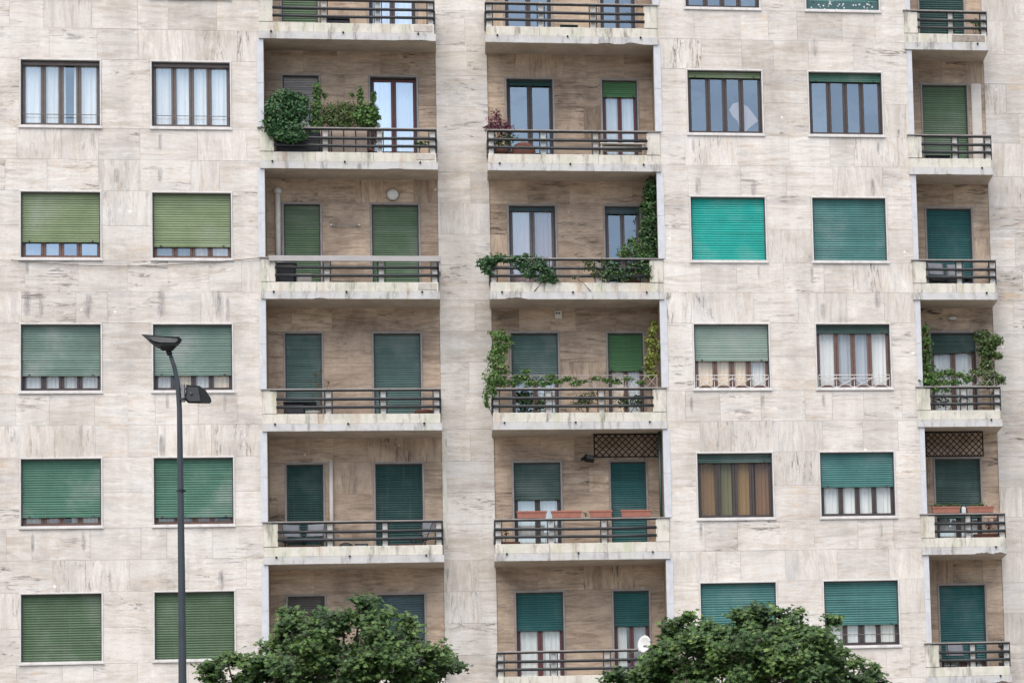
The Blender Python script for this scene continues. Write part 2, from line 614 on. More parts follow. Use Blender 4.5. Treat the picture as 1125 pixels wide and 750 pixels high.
# courses of the block faces, from the roof down
courses = [(T[0], TOP, False, 0), ]
for i in range(0, 6):
    zt, zn = T[i], T[i + 1]
    zm, zb = zt - WH * .5, zt - WH
    zs = zb - (zb - zn) * .5
    courses += [(zm, zt, True, .03), (zb, zm, True, .03), (zs, zb, False, .18), (zn, zs, False, .45)]
z = T[6]
while z > .3:
    courses.append((max(0.12, z - 1.05), z, False, .3))
    z -= 1.05
for nm, x0, x1, cols in (('left_block_wall', WL, XA, 'AB'), ('middle_block_wall', XB, XC, 'CD')):
    mb, bk = MB(), MB()
    for (z0, z1, win, vert) in courses:
        holes = [WX[c] for c in cols] if win else []
        for a, b_ in spans(x0, x1, holes):
            clad(mb, a, b_, z0, z1, 0.0, 0, vert, .55 if not win else .8, 1.3 if not win else 2.0)
            bk.box(a, b_, .0205, .22, z0, z1)
    # the block's end walls, which close the balcony recesses
    for xe, s in ((x0, 1), (x1, -1)):
        if xe in (WL,):
            continue
        xa_, xb_ = (xe, xe + .12) if s > 0 else (xe - .12, xe)
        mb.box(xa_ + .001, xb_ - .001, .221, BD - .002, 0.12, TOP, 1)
    w = mb.build('wall', ['washed_travertine', 'sheltered_travertine'], building)
    bk.build('wall_backing', 'joint_mortar', w)

# rear wall (recesses and the plain bays between them)
L1 = (XA, at(478.6, 75, BD).x)
L2 = (at(535.2, 80, BD).x, XB)
L3 = (XC, at(1081.5, 100, BD).x)
for nm, x0, x1, dl, shel in (('recess_wall', XA, XB, 'abcd', (L1, L2)), ('corner_wall', XC, WR, 'e', (L3,))):
    mb, bk = MB(), MB()
    seq = [(T[0], TOP, False)]
    for i in range(0, 6):
        zt = T[i] - .005
        zn = T[i + 1] - .005
        seq += [(zt - .76, zt, True), (zt - 1.52, zt - .76, True), (zt - DH, zt - 1.52, True), (zn, zt - DH, False)]
    z = T[6] - .005
    while z > .3:
        seq.append((max(.12, z - 1.05), z, False))
        z -= 1.05
    for (z0, z1, dr) in seq:
        holes = [DX[c] for c in dl] if dr else []
        for a, b_ in spans(x0, x1, holes):
            cuts = [a] + sorted(c for s in shel for c in s if a + .02 < c < b_ - .02) + [b_]
            for p, q in zip(cuts, cuts[1:]):
                mid_ = (p + q) / 2
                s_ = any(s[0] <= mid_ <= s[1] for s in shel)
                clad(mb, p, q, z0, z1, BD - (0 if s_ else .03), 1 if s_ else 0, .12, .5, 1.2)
                if not s_:
                    bk.box(p, q, BD - .008, BD + .0205, z0, z1)
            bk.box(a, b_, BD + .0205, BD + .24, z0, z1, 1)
    w = mb.build('wall', ['washed_travertine', 'sheltered_travertine'], building)
    bk.build('wall_backing', ['joint_mortar', 'shelter_joint'], w)

mb = MB()
mb.box(WL - .1, XA + .1, -.25, BD + .3, TOP, TOP + .35, 0, .03)
mb.box(XA + .101, XB - .101, BD - .2, BD + .3, TOP, TOP + .35, 0, .03)
mb.box(XB - .1, XC + .1, -.25, BD + .3, TOP, TOP + .35, 0, .03)
mb.box(XC + .101, WR + .1, BD - .2, BD + .3, TOP, TOP + .35, 0, .03)
mb.box(WL, WR, BD + 1.6, 13, 0.1, TOP + .2, 1)
for a, b_ in ((WL, WL + .2), (WR - .2, WR)):
    mb.box(a, b_, BD + .241, BD + 1.6, .1, TOP, 1)
mb.build('roof', ['slab_marble', 'joint_mortar'], building)
for a, b_, y in ((WL, XA, -.03), (XB, XC, -.03)):
    mb = MB()
    mb.box(a, b_, y, -.003, 0.122, .9, 0, .01)
    mb.build('plinth', 'kerb_stone', building)

# pale marble strip on the edges of the blocks beside each recess
for x0, x1 in ((XA - .155, XA + .004), (XB - .004, XB + .165), (XC - .125, XC + .004)):
    for i in range(0, 7):
        mb = MB()
        zt = T[i] + (.567 if i else 2.0)
        zn = (T[i + 1] + .567 + 1.0) if i < 6 else .12
        z = zt
        k = 0
        while z - zn > .05:
            h = min(1.08, z - zn)
            mb.box(x0, x1, -.012, .019 + .2, z - h + .003, z - .002, 0, .004)
            z -= h
        mb.build('corner_strip', 'pale_marble', building)


# ------------------------------------------------------------------ windows and doors
def ring(mb, x0, x1, z0, z1, w, wb, y0, y1, m=0, c=.004):
    mb.box(x0, x1, y0, y1, z1 - w, z1, m, c)
    mb.box(x0, x1, y0, y1, z0, z0 + wb, m, c)
    mb.box(x0, x0 + w, y0 + .0007, y1 - .0005, z0 + wb, z1 - w, m, c)
    mb.box(x1 - w, x1, y0 + .0007, y1 - .0005, z0 + wb, z1 - w, m, c)


def curtain(parent, x0, x1, y, z0, z1, mat, amp=.022, pitch=.11):
    n = max(8, int((x1 - x0) / .018))
    V, Fc = [], []
    ph = RN.uniform(0, 6)
    for k in range(n + 1):
        x = x0 + (x1 - x0) * k / n
        yy = y + amp * math.sin(2 * PI * (x / pitch) + ph + .7 * math.sin(x * 7 + ph))
        V += [(x, yy, z0), (x + .01 * math.sin(x * 9 + ph), yy * .4 + y * .6, z1)]
    for k in range(n):
        Fc.append((2 * k, 2 * k + 2, 2 * k + 3, 2 * k + 1))
    mb = MB()
    mb.mesh(V, Fc)
    return mb.build('curtain', mat, parent, True)


def shutter(parent, x0, x1, zt, zb, y, mat, tilt=0.0, marks=False):
    pitch = .056
    V, Fc = [], []
    n = max(1, int(round((zt - zb) / pitch)))
    pitch = (zt - zb) / n
    mb = MB()
    for k in range(n):
        a = zt - k * pitch
        prof = [(0.010, 0.0), (0.0035, -.006), (-.0025, -.5 * pitch), (0.0015, -pitch + .011), (.010, -pitch + .004), (.016, -pitch + .0025)]
        tl = tilt * ((k + 1) / n) + RN.gauss(0, .0012)
        yo = RN.gauss(0, .0013)

        base = len(V)
        for dy, dz in prof:
            V.append((x0, y + dy + yo, a + dz - tl))
            V.append((x1, y + dy + yo, a + dz + tl))
        for j in range(len(prof) - 1):
            i = base + 2 * j
            Fc.append((i, i + 1, i + 3, i + 2))
        if k < n - 1:
            i = base + 2 * (len(prof) - 1)
            Fc.append((i, i + 1, i + 3, i + 2))
    mb.mesh(V, Fc)
    # bottom bar with two stops
    vb = len(mb.v)
    mb.box(x0, x1, y - .006, y + .02, zb - .028, zb + .004, 0, .004)
    for i in range(vb, len(mb.v)):
        x, yy, zz = mb.v[i]
        mb.v[i] = (x, yy, zz + tilt * (2 * (x - x0) / (x1 - x0) - 1))
    for u in (.1, .9):
        xx = x0 + (x1 - x0) * u
        mb.box(xx - .02, xx + .02, y - .022, y - .0065, zb - .022, zb + .014 + tilt * (2 * u - 1), 1, .003)
    return mb.build('roller_shutter', ['shutter_' + mat, 'shutter_guide'], parent)


def lattice_rail(parent, x0, x1, y, z0, z1, cells):
    """low bar with crossed bars between it and the sill"""
    mb = MB()
    mb.tube([(x0, y, z1), (x1, y, z1)], .011, 6)
    zm = z0 + (z1 - z0) * .74
    mb.tube([(x0, y, zm), (x1, y, zm)], .009, 6)
    w = (x1 - x0) / cells
    for k in range(cells):
        a, b_ = x0 + k * w, x0 + (k + 1) * w
        mb.tube([(a, y - .004, z0), (b_, y - .004, zm)], .010, 5)
        mb.tube([(a, y + .012, zm), (b_, y + .012, z0)], .010, 5)
        mb.tube([(a + .0, y + .02, z0), (a, y + .02, z1)], .010, 5)
    mb.tube([(x1, y + .02, z0), (x1, y + .02, z1)], .010, 5)
    return mb.build('guard_rail', 'surround_marble', parent)


def opening(kind, x0, x1, zt, zb, Y, n=4, frame='brown_wood', sh=None, frac=0.0, tilt=0.0, pane='pane_clear', curt=(), rail=None, room=True, boxstrip=None):
    isw = kind == 'window'
    mb = MB()
    w = .034 if isw else .045
    wb = .062 if isw else .03
    ring(mb, x0, x1, zb, zt, w, wb, Y - .022, Y + .06, 0)
    if isw:
        mb.box(x0 - .02, x1 + .02, Y - .034, Y - .0225, zb - .012, zb + .034, 0, .004)
    a, b_, c, d = x0 + w, x1 - w, zb + wb, zt - w
    # reveal: dark shutter channels and lining
    ring(mb, x0 + .0, x1 - .0, zb, zt, w + .026, wb + .004, Y + .0605, Y + .26, 1, 0)
    yf = Y + .15
    fw = .062
    fb = .085 if isw else .16
    mw_ = .115 if isw else .125
    if kind == 'door' and x1 - x0 < 1.0:
        mw_ = .10
    a2, b2, c2, d2 = a + .0262, b_ - .0262, c + .0045, d - .0262
    ring(mb, a2, b2, c2, d2, fw, fb, yf, yf + .06, 2)
    xs = [a2 + fw]
    W = (b2 - a2 - 2 * fw)
    for k in range(1, n):
        xm = a2 + fw + W * k / n
        mb.box(xm - mw_ / 2, xm - .004, yf - .006, yf + .055, c2 + fb, d2 - fw, 2, .006)
        mb.box(xm + .004, xm + mw_ / 2, yf - .004, yf + .055, c2 + fb, d2 - fw, 2, .006)
        mb.box(xm - .0038, xm + .0038, yf + .01, yf + .05, c2 + fb, d2 - fw, 1)
    o = mb.build(kind if isw else 'balcony_door', ['surround_marble' if isw else 'door_surround', 'shutter_guide', frame], building)
    pm = MB()
    for k in range(n):
        xa_, xb_ = a2 + fw + W * k / n - .02, a2 + fw + W * (k + 1) / n + .02
        xa_ += 0 if k == 0 else mw_ / 2
        xb_ -= 0 if k == n - 1 else mw_ / 2
        e1, e2 = RN.gauss(0, .003), RN.gauss(0, .004)
        yp = yf + .028
        pm.face([(xa_, yp - e1 - e2, c2 + fb - .02), (xb_, yp + e1 - e2, c2 + fb - .02), (xb_, yp + e1 + e2, d2 - fw + .02), (xa_, yp - e1 + e2, d2 - fw + .02)])
    if frac < .97:
        pm.build('pane', pane, o)
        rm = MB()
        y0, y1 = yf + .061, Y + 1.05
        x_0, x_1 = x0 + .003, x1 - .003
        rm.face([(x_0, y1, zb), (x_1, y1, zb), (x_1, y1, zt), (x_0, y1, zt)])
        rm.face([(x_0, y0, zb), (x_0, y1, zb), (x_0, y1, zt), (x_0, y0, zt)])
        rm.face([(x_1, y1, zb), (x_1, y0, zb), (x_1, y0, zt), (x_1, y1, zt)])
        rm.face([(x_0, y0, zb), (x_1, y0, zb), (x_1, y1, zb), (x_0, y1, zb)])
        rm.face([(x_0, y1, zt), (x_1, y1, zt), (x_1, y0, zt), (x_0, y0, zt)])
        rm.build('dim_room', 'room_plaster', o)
        for (u0, u1, mt) in curt:
            curtain(o, a2 + (b2 - a2) * u0, a2 + (b2 - a2) * u1, yf + .10, c2, d2, mt)
    if sh and frac > 0:
        shutter(o, a + .004, b_ - .004, d, d - (d - c) * min(frac, .985), Y + .092, sh, tilt)
    elif boxstrip:
        sm = MB()
        sm.box(a2, b2, Y + .08, yf - .008, d - .10, d - .027, 0, .004)
        sm.build('shutter_box', boxstrip, o)
    if rail == 'bar':
        rb = MB()
        zr = c + (d - c) * .17
        rb.tube([(x0 + .01, Y + .03, zr), (x1 - .01, Y + .03, zr)], .010, 6)
        rb.build('guard_rail', 'cable_black', o)
    elif rail == 'cross':
        lattice_rail(o, a + .03, b_ - .03, Y + .02, c, c + (d - c) * .2, 4)
    return o


CW = (0, 1, 'curtain_white')


def win(col, r, **k):
    return opening('window', WX[col][0], WX[col][1], T[r], T[r] - WH, 0.0, **k)


win('A', 0, sh='lightgreen', frac=.5, curt=(CW,))
win('B', 0, sh='lightgreen', frac=.9)
win('A', 1, frame='greybrown_wood', boxstrip='lightgrey_box' if False else 'taupe_wood', pane='pane_mid', curt=((0, .56, 'curtain_white'), (.66, 1, 'curtain_white')), rail='bar')
win('B', 1, frame='greybrown_wood', boxstrip='taupe_wood', pane='pane_mid', curt=(CW,), rail='bar')
win('A', 2, sh='lightgreen', frac=.735, pane='pane_sky', curt=((.0, .5, 'curtain_grey'),))
win('B', 2, sh='lightgreen', frac=.80, pane='pane_mid', curt=((.0, .46, 'curtain_grey'), (.48, 1, 'curtain_pink')))
win('A', 3, sh='greygreen', frac=.75, frame='dark_wood', curt=(CW,))
win('B', 3, sh='greygreen', frac=.75, frame='dark_wood', curt=((0, .2, 'curtain_white'), (.26, .5, 'curtain_cream'), (.5, .78, 'curtain_white'), (.78, 1, 'curtain_cream')))
win('A', 4, sh='emerald', frac=.85, curt=((0, .28, 'curtain_white'), (.30, .55, 'curtain_mauve'), (.62, 1, 'curtain_white')))
win('B', 4, sh='emerald', frac=.87, curt=((0, .5, 'curtain_grey'), (.55, .8, 'curtain_mauve')))
win('A', 5, sh='green', frac=1)
win('B', 5, sh='green', frac=1)
win('C', 0, frame='dark_wood', pane='pane_blue')
o_ = win('D', 0, sh='bluegreen', frac=.86, pane='pane_mid')
mb = MB()
mb.box(WX['D'][0] + .04, WX['D'][1] - .04, .078, .084, T[0] - WH + .064, T[0] - WH + .30)
mb.build('printed_screen', 'speckled_print', o_)
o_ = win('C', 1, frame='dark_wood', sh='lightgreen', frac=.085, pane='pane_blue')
mb = MB()
sh_ = [(801, 121), (805, 114), (813, 112), (822, 118), (829, 127), (833, 133), (824, 140), (819, 145), (814, 144), (810, 133), (805, 128)]  # outline of a pinkish reflection, added as a flat sheet behind the glass
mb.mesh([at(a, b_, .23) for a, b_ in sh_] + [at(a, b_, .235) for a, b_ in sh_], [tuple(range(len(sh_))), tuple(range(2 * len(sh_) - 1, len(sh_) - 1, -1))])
mb.build('reflection_sheet', 'pink_reflection', o_)
win('D', 1, frame='dark_wood', sh='emerald', frac=.12, pane='pane_blue')
win('C', 2, sh='teal', frac=1)
win('D', 2, sh='bluegreen', frac=1)
win('C', 3, sh='sage', frac=.55, curt=((0, .75, 'curtain_cream'), (.75, 1, 'curtain_white')), rail='cross')
win('D', 3, sh='duskgreen', frac=.115, curt=((0, .28, 'curtain_white'), (.28, .72, 'curtain_grey'), (.72, 1, 'curtain_white')), rail='cross', pane='pane_clear')
win('C', 4, frame='dark_wood', sh='duskgreen', frac=.12, curt=((0, .22, 'curtain_brown'), (.22, .46, 'curtain_olive'), (.47, .77, 'curtain_ochre'), (.78, 1, 'curtain_rust')), pane='pane_faint')
win('D', 4, frame='dark_wood', sh='bluegreen', frac=.52, curt=(CW,), pane='pane_clear')
win('C', 5, sh='bluegreen', frac=.98)
win('D', 5, frame='dark_wood', sh='bluegreen', frac=.66, curt=((0, .45, 'curtain_white'), (.55, 1, 'curtain_white')), rail='bar')


def door(col, r, **k):
    x0, x1 = DX[col]
    return opening('door', x0, x1, T[r] - .005, T[r] - .005 - DH, BD, n=k.pop('n', 2), **k)


door('a', 0, sh='doorgreen', frac=1)
door('b', 0, frame='dark_wood', curt=(CW,), pane='pane_sky')
door('a', 1, sh='lightgrey', frac=.36, n=1, curt=(CW,))
door('b', 1, frame='oxblood_wood', curt=(CW,), pane='pane_sky')
door('a', 2, sh='doorgreen', frac=1)
door('b', 2, sh='doorgreen', frac=1)
door('a', 3, sh='doorgrey', frac=1)
door('b', 3, sh='doorgrey', frac=1)
door('a', 4, sh='dark', frac=1)
door('b', 4, sh='dark', frac=1)
door('a', 5, sh='taupe', frac=1)
door('b', 5, sh='slate', frac=.44, frame='dark_wood')
door('c', 0, frame='dark_wood', pane='pane_blue')
door('d', 0, frame='dark_wood', pane='pane_blue')
door('c', 1, frame='dark_wood', sh='dark', frac=.05, pane='pane_blue')
door('d', 1, frame='oxblood_wood', sh='grassgreen', frac=.16, curt=(CW,), pane='pane_mid')
door('c', 2, frame='taupe_wood', sh='slate', frac=.035, curt=((0, 1, 'curtain_mauve'),), pane='pane_mid')
door('d', 2, frame='taupe_wood', sh='slate', frac=.06, pane='pane_blue')
door('c', 3, sh='doorgrey', frac=.47, curt=((.5, 1, 'curtain_white'),), pane='pane_mid')
door('d', 3, sh='grassgreen', frac=.385, curt=((0, .5, 'curtain_cream'), (.5, 1, 'curtain_white')))
door('c', 4, sh='duskgreen', frac=.375, frame='dark_wood', curt=(CW,), pane='pane_mid')
door('d', 4, sh='petrol', frac=.985)
door('c', 5, sh='petrol', frac=.385, frame='oxblood_wood', curt=(CW,))
door('d', 5, sh='petrol', frac=.355, frame='oxblood_wood', curt=((0, .35, 'curtain_white'), (.55, 1, 'curtain_grey')))
door('e', 0, sh='dark', frac=.985)
door('e', 1, sh='doorgreen', frac=.9, frame='dark_wood')
door('e', 2, sh='petrol', frac=.75, frame='dark_wood', pane='pane_blue')
door('e', 3, sh='duskgreen', frac=.20, tilt=.035, curt=(CW,), pane='pane_clear')
door('e', 4, sh='duskgreen', frac=.62, frame='dark_wood', curt=(CW,), pane='pane_mid')
door('e', 5, sh='petrol', frac=.80, frame='oxblood_wood', curt=(CW,))

# ------------------------------------------------------------------ balconies
YF = -.05                                   # slab nosing


def fx(px, py=300):
    return at(px, py, YF).x


BAL = {
    1: dict(x0=fx(286.9, 328), x1=fx(483.3, 322), p1=fx(302.5, 300), posts=(fx(359, 300), fx(419, 300)), end=fx(477.6, 300), fin=-1),
    2: dict(x0=fx(535.7, 188), x1=fx(726.2, 190), p1=fx(710.6, 165), posts=(fx(597.2, 165), fx(654.8, 165)), end=fx(539.8, 165), fin=1),
    3: dict(x0=fx(1012.8, 603), x1=fx(1106.4, 606), p1=fx(1027, 570), posts=(fx(1064, 570),), end=fx(1100.7, 570), fin=-1),
}


def slab_z(r):
    return T[r + 1] + .567


def balcony(bay, r, chips=(), cover=False, cap='rail_cap'):
    P = BAL[bay]
    zb = slab_z(r)
    x0, x1, fin = P['x0'], P['x1'], P['fin']
    mb = MB()
    # slab nosing with worn lower edge, soffit, floor
    n = 46
    rn = random.Random(bay * 31 + r)
    rows = []
    zj = zb + .178
    for k in range(n + 1):
        u = k / n
        x = x0 + (x1 - x0) * u
        lift, back = rn.uniform(0, .006), 0.0
        for (u0, u1, dep) in chips:
            if u0 <= u <= u1:
                s = math.sin(PI * (u - u0) / (u1 - u0)) * rn.uniform(.35, 1.0)
                lift += dep * s
                back += .5 * dep * s
        rows.append((x, lift, back))
    for k in range(n):
        (xa, la, ba), (xb, lb, bb) = rows[k], rows[k + 1]
        y = YF
        mb.face([(xa, y, zb + la), (xb, y, zb + lb), (xb, y, zj), (xa, y, zj)], 0)
        mb.face([(xa, y + .03 + ba, zb), (xb, y + .03 + bb, zb), (xb, y, zb + lb), (xa, y, zb + la)], 2 if max(la, lb) > .012 else 0)
        mb.face([(xa, BD + .02, zb), (xb, BD + .02, zb), (xb, y + .03 + bb, zb), (xa, y + .03 + ba, zb)], 1)
    mb.face([(x0, YF, zj), (x1, YF, zj), (x1, BD + .02, zj), (x0, BD + .02, zj)], 0)
    mb.face([(x0, BD + .02, zb), (x0, YF, zb), (x0, YF, zj), (x0, BD + .02, zj)], 0)
    mb.face([(x1, YF, zb), (x1, BD + .02, zb), (x1, BD + .02, zj), (x1, YF, zj)], 0)
    b = mb.build('balcony', ['slab_marble', 'soffit_paint', 'raw_concrete'], building)
    # upstand of short rendered blocks
    mb = MB()
    zu = zb + .412
    ya = -.022
    xin0 = x0 + .01
    xin1 = x1 - .03 if fin < 0 else x1 - .01
    if fin > 0:
        xin0 = x0 + .02
    m_ = xin0
    cuts = [xin0] + sorted(xin0 + (xin1 - xin0) * u for u in ((.31, .64) if bay < 3 else (.52,))) + [xin1]
    for p, q in zip(cuts, cuts[1:]):
        mb.box(p + .0015, q - .0015, ya + rn.uniform(-.004, .004), .12, zj + .004, zu + rn.uniform(-.004, .004), 0, .008)
    xe = xin1 if fin < 0 else xin0                         # open end: return along the side
    if fin < 0:
        mb.box(xe - .13, xe - .002, .121, BD, zj + .004, zu - .006, 0, .005)
    else:
        mb.box(xe + .002, xe + .13, .121, BD, zj + .004, zu - .006, 0, .005)
    mb.build('upstand', 'parapet_render', b)
    if (bay, r) in ((1, 0), (1, 1), (1, 2), (3, 0)):
        pa = .47 if bay == 1 else .86
        pm = MB()
        pm.box(xin1 - pa, xin1 - .05, ya - .012, ya - .0045, zj + .05 + .02 * (r % 2), zu - .022, 0, .004)
        pm.build('repair_patch', 'old_cement' if bay == 1 else 'raw_concrete', b)
    # spouts
    for u in ((.07, .475, .90) if bay < 3 else (.87,)):
        mb = MB()
        x = x0 + (x1 - x0) * u
        mb.tube([(x, YF - .035, zj - .012), (x, YF + .03, zj - .005)], .024, 10)
        mb.build('drain_spout', 'lamp_dark', b)
    # solid panel at the block end
    zr = zb + .975
    mb = MB()
    if fin < 0:
        xp0, xp1 = x0 + .004, P['p1']
    else:
        xp0, xp1 = P['p1'], x1 - .004
    mb.box(xp0, xp1, -.03, .10, zu + .006, zr, 0, .008)
    mb.build('end_panel', 'parapet_render', b)
    # posts
    allp = list(P['posts']) + [P['end']]
    for k, x in enumerate(allp):
        mb = MB()
        hw = .058
        mb.box(x - hw, x + hw, .035, .085, zu - .01, zr, 0, .006)
        for s in (-1, 1):
            mb.box(x + s * .085 - .011, x + s * .085 + .011, .03, .055, zu - .01, zr, 1)
        for zt_ in (zb + .575, zb + .765):
            mb.box(x - .024, x + .024, -.02, .034, zt_ - .024, zt_ + .024, 1, .005)
        mb.build('post', ['white_post', 'dark_steel'], b)
    # two fat tubes running round to the wall
    for zt_ in (zb + .575, zb + .765):
        mb = MB()
        yy = -.02
        if fin < 0:
            xs, xq = P['p1'] - .01, P['end'] + .07
            pts = [(xs, yy, zt_), (xs + .8, yy, zt_ - rn.uniform(0, .012)), ((xs + xq) / 2, yy, zt_ - rn.uniform(0, .015)), (xq - .06, yy, zt_), (xq - .015, yy + .02, zt_), (xq, yy + .07, zt_), (xq, BD - .05, zt_)]
        else:
            xs, xq = P['p1'] + .02, P['end'] - .07
            pts = [(xs, yy, zt_), (xs - .8, yy, zt_ - rn.uniform(0, .012)), ((xs + xq) / 2, yy, zt_ - rn.uniform(0, .015)), (xq + .06, yy, zt_), (xq + .015, yy + .02, zt_), (xq, yy + .07, zt_), (xq, BD - .05, zt_)]
        mb.tube(pts, .036, 12)
        mb.build('rail_tube', 'dark_steel', b, True)
    # flat handrail
    mb = MB()
    hx0, hx1 = (x0 - .02, P['end'] + .09) if fin < 0 else (P['end'] - .09, x1 + .01)
    mb.box(hx0, hx1, -.06, .10, zr + .001, zr + .034, 0, .007)
    mb.box(hx0 + .2 if fin < 0 else hx0 + .02, hx1 - .02 if fin < 0 else hx1 - .3, -.03, .05, zr - .022, zr - .0005, 1)
    xr_ = hx1 if fin < 0 else hx0
    if fin < 0:
        mb.box(xr_ - .1, xr_, .1005, BD - .01, zr + .002, zr + .033, 0, .004)
    else:
        mb.box(xr_, xr_ + .1, .1005, BD - .01, zr + .002, zr + .033, 0, .004)
    mb.build('handrail', [cap, 'dark_steel'], b)
    if cover:
        mb = MB()
        mb.box(x0 + .18, hx1 + .05, -.10, -.061, zr - .075, zr + .055, 0, .006)
        mb.box(hx1 + .012, hx1 + .05, -.0605, .6, zr - .30, zr + .05, 1, .006)
        mb.build('rail_cover', ['grey_rail_cover', 'grey_rail_cover'], b)
    return b


balcony(1, 0, chips=((.78, .96, .03),))
balcony(1, 1, chips=((.70, .86, .02),))
balcony(1, 2, chips=((.30, .36, .05),), cover=True)
balcony(1, 3)
balcony(1, 4)
balcony(1, 5)
balcony(2, 0, chips=((.66, .74, .05), (.80, .90, .06)))
balcony(2, 1)
balcony(2, 2, chips=((.08, .21, .05),))
balcony(2, 3)
balcony(2, 4)
balcony(2, 5)
balcony(3, 0)
balcony(3, 1, chips=((.42, .54, .02),))
balcony(3, 2)
balcony(3, 3)
balcony(3, 4, chips=((.62, .82, .06), (.84, .98, .05)))
balcony(3, 5, chips=((.8, .99, .05),))

# pipes, cable, small fixings on the walls of the building
mb = MB()
pts = []
for k in range(13):
    u = k / 12
    q = at(12 + (294 - 12) * u, 285.5 + 9.5 * math.sin(PI * u) ** 1.0 * (1 - .25 * u) - 3 * u, -.03)
    pts.append(q)
mb.tube(pts, .009, 5)
mb.build('cable', 'cable_black', building)
mb = MB()
q = at(305, 208, BD - .09)
zf = slab_z(2) + .18
mb.tube([(q.x, BD - .03, q.z), (q.x, BD - .09, q.z), (q.x, BD - .10, q.z - .05), (q.x, BD - .10, zf)], .062, 12)
mb.tube([(q.x, BD - .10, q.z + .02), (q.x, BD - .10, q.z - .10)], .095, 12)
mb.build('downpipe', 'white_post', building, True)
mb = MB()
q = at(363.5, 506, BD - .06)
zf = slab_z(4) + .18
mb.tube([(q.x, BD - .06, q.z), (q.x, BD - .06, zf)], .05, 12)
mb.build('downpipe', 'cream_board', building, True)
rn = random.Random(5)                        # patched plaster edge beside the lowest balconies of the first bay
for r in (4, 5):
    x = at(490, 560, BD).x
    z1_, z0_ = slab_z(r - 1) - .02, slab_z(r) + .5
    pm = MB()
    k = 14
    V = []
    for i in range(k + 1):
        z = z1_ + (z0_ - z1_) * i / k
        V += [(x - .03 - rn.uniform(0, .04), BD - .041, z), (x + .015 + rn.uniform(0, .04), BD - .041, z)]
    V += [(a_, BD - .033, c_) for a_, b_, c_ in V]
    o_ = 2 * (k + 1)
    Fc = []
    for i in range(k):
        a_ = 2 * i
        Fc += [(a_, a_ + 2, a_ + 3, a_ + 1), (a_ + o_, a_ + 2 + o_, a_ + 2, a_), (a_ + 1, a_ + 3, a_ + 3 + o_, a_ + 1 + o_)]
    pm.mesh(V, Fc)
    pm.build('plaster_patch', 'parapet_render', building)


# ------------------------------------------------------------------ foliage
def leaf_shape(kind):
    if kind == 'maple':
        ang = [(-90, .12), (-50, .52), (-25, .33), (0, .62), (22, .40), (45, .78), (66, .50), (90, 1.0)]
        right = [(math.cos(math.radians(a)) * r, math.sin(math.radians(a)) * r) for a, r in ang]
        left = [(-x, y) for x, y in reversed(right[1:-1])]
        pts = right + left
        return [(x * .62, y * .62 + .1) for x, y in pts]
    if kind == 'long':
        return [(0, -.5), (.14, -.25), (.18, .05), (.10, .32), (0, .5), (-.10, .32), (-.18, .05), (-.14, -.25)]
    return [(0, -.5), (.24, -.28), (.32, .02), (.2, .32), (0, .5), (-.2, .32), (-.32, .02), (-.24, -.28)]


def add_leaf(mb, p, nrm, size, shp, rn, tint, droop=0.0):
    nrm = nrm.normalized()
    t = nrm.cross(Vector((rn.uniform(-1, 1), rn.uniform(-1, 1), rn.uniform(-1, 1) - droop)))
    if t.length < 1e-3:
        t = nrm.orthogonal()
    t.normalize()
    s = nrm.cross(t)
    V = []
    for (x, y) in shp:
        fold = -.35 * abs(x) + .10 * y * y
        V.append(p + (s * x + t * y + nrm * fold) * size)
    mb.mesh(V, [tuple(range(len(V)))], 0, (tint, tint, tint))


def cloud(mb, blobs, dens, size, kind, rn, up=.35, shell=.6, hang=0.0):
    """leaves spread through ellipsoid blobs (cx, cy, cz, rx, ry, rz)"""
    shp = leaf_shape(kind)
    for (cx, cy, cz, rx, ry, rz) in blobs:
        n = int(dens * (rx * ry * rz) ** (2 / 3))
        bt = rn.uniform(-.12, .12)
        for _ in range(n):
            d = Vector((rn.gauss(0, 1), rn.gauss(0, 1), rn.gauss(0, 1)))
            d.normalize()
            rr = (1 - rn.random() * shell) * (1 + .16 * math.sin(5 * d.x + cx * 7) * math.sin(4 * d.z + cz * 5) + .10 * rn.gauss(0, 1))
            p = Vector((cx + d.x * rx * rr, cy + d.y * ry * rr, cz + d.z * rz * rr))
            nr = Vector((d.x, d.y - .25, d.z + up)) + Vector((rn.gauss(0, .6), rn.gauss(0, .6), rn.gauss(0, .5)))
            tint = min(1, max(0, rn.gauss(.5 + bt, .22)))
            add_leaf(mb, p, nr, size * rn.uniform(.7, 1.25), shp, rn, tint, hang)


def B(px, py, Y, rx, ry, rz):
    """ellipsoid at a photo pixel on the plane Y; radii in metres"""
    q = at(px, py, Y)
    return (q.x, q.y, q.z, rx, ry, rz)


PXM = .0217


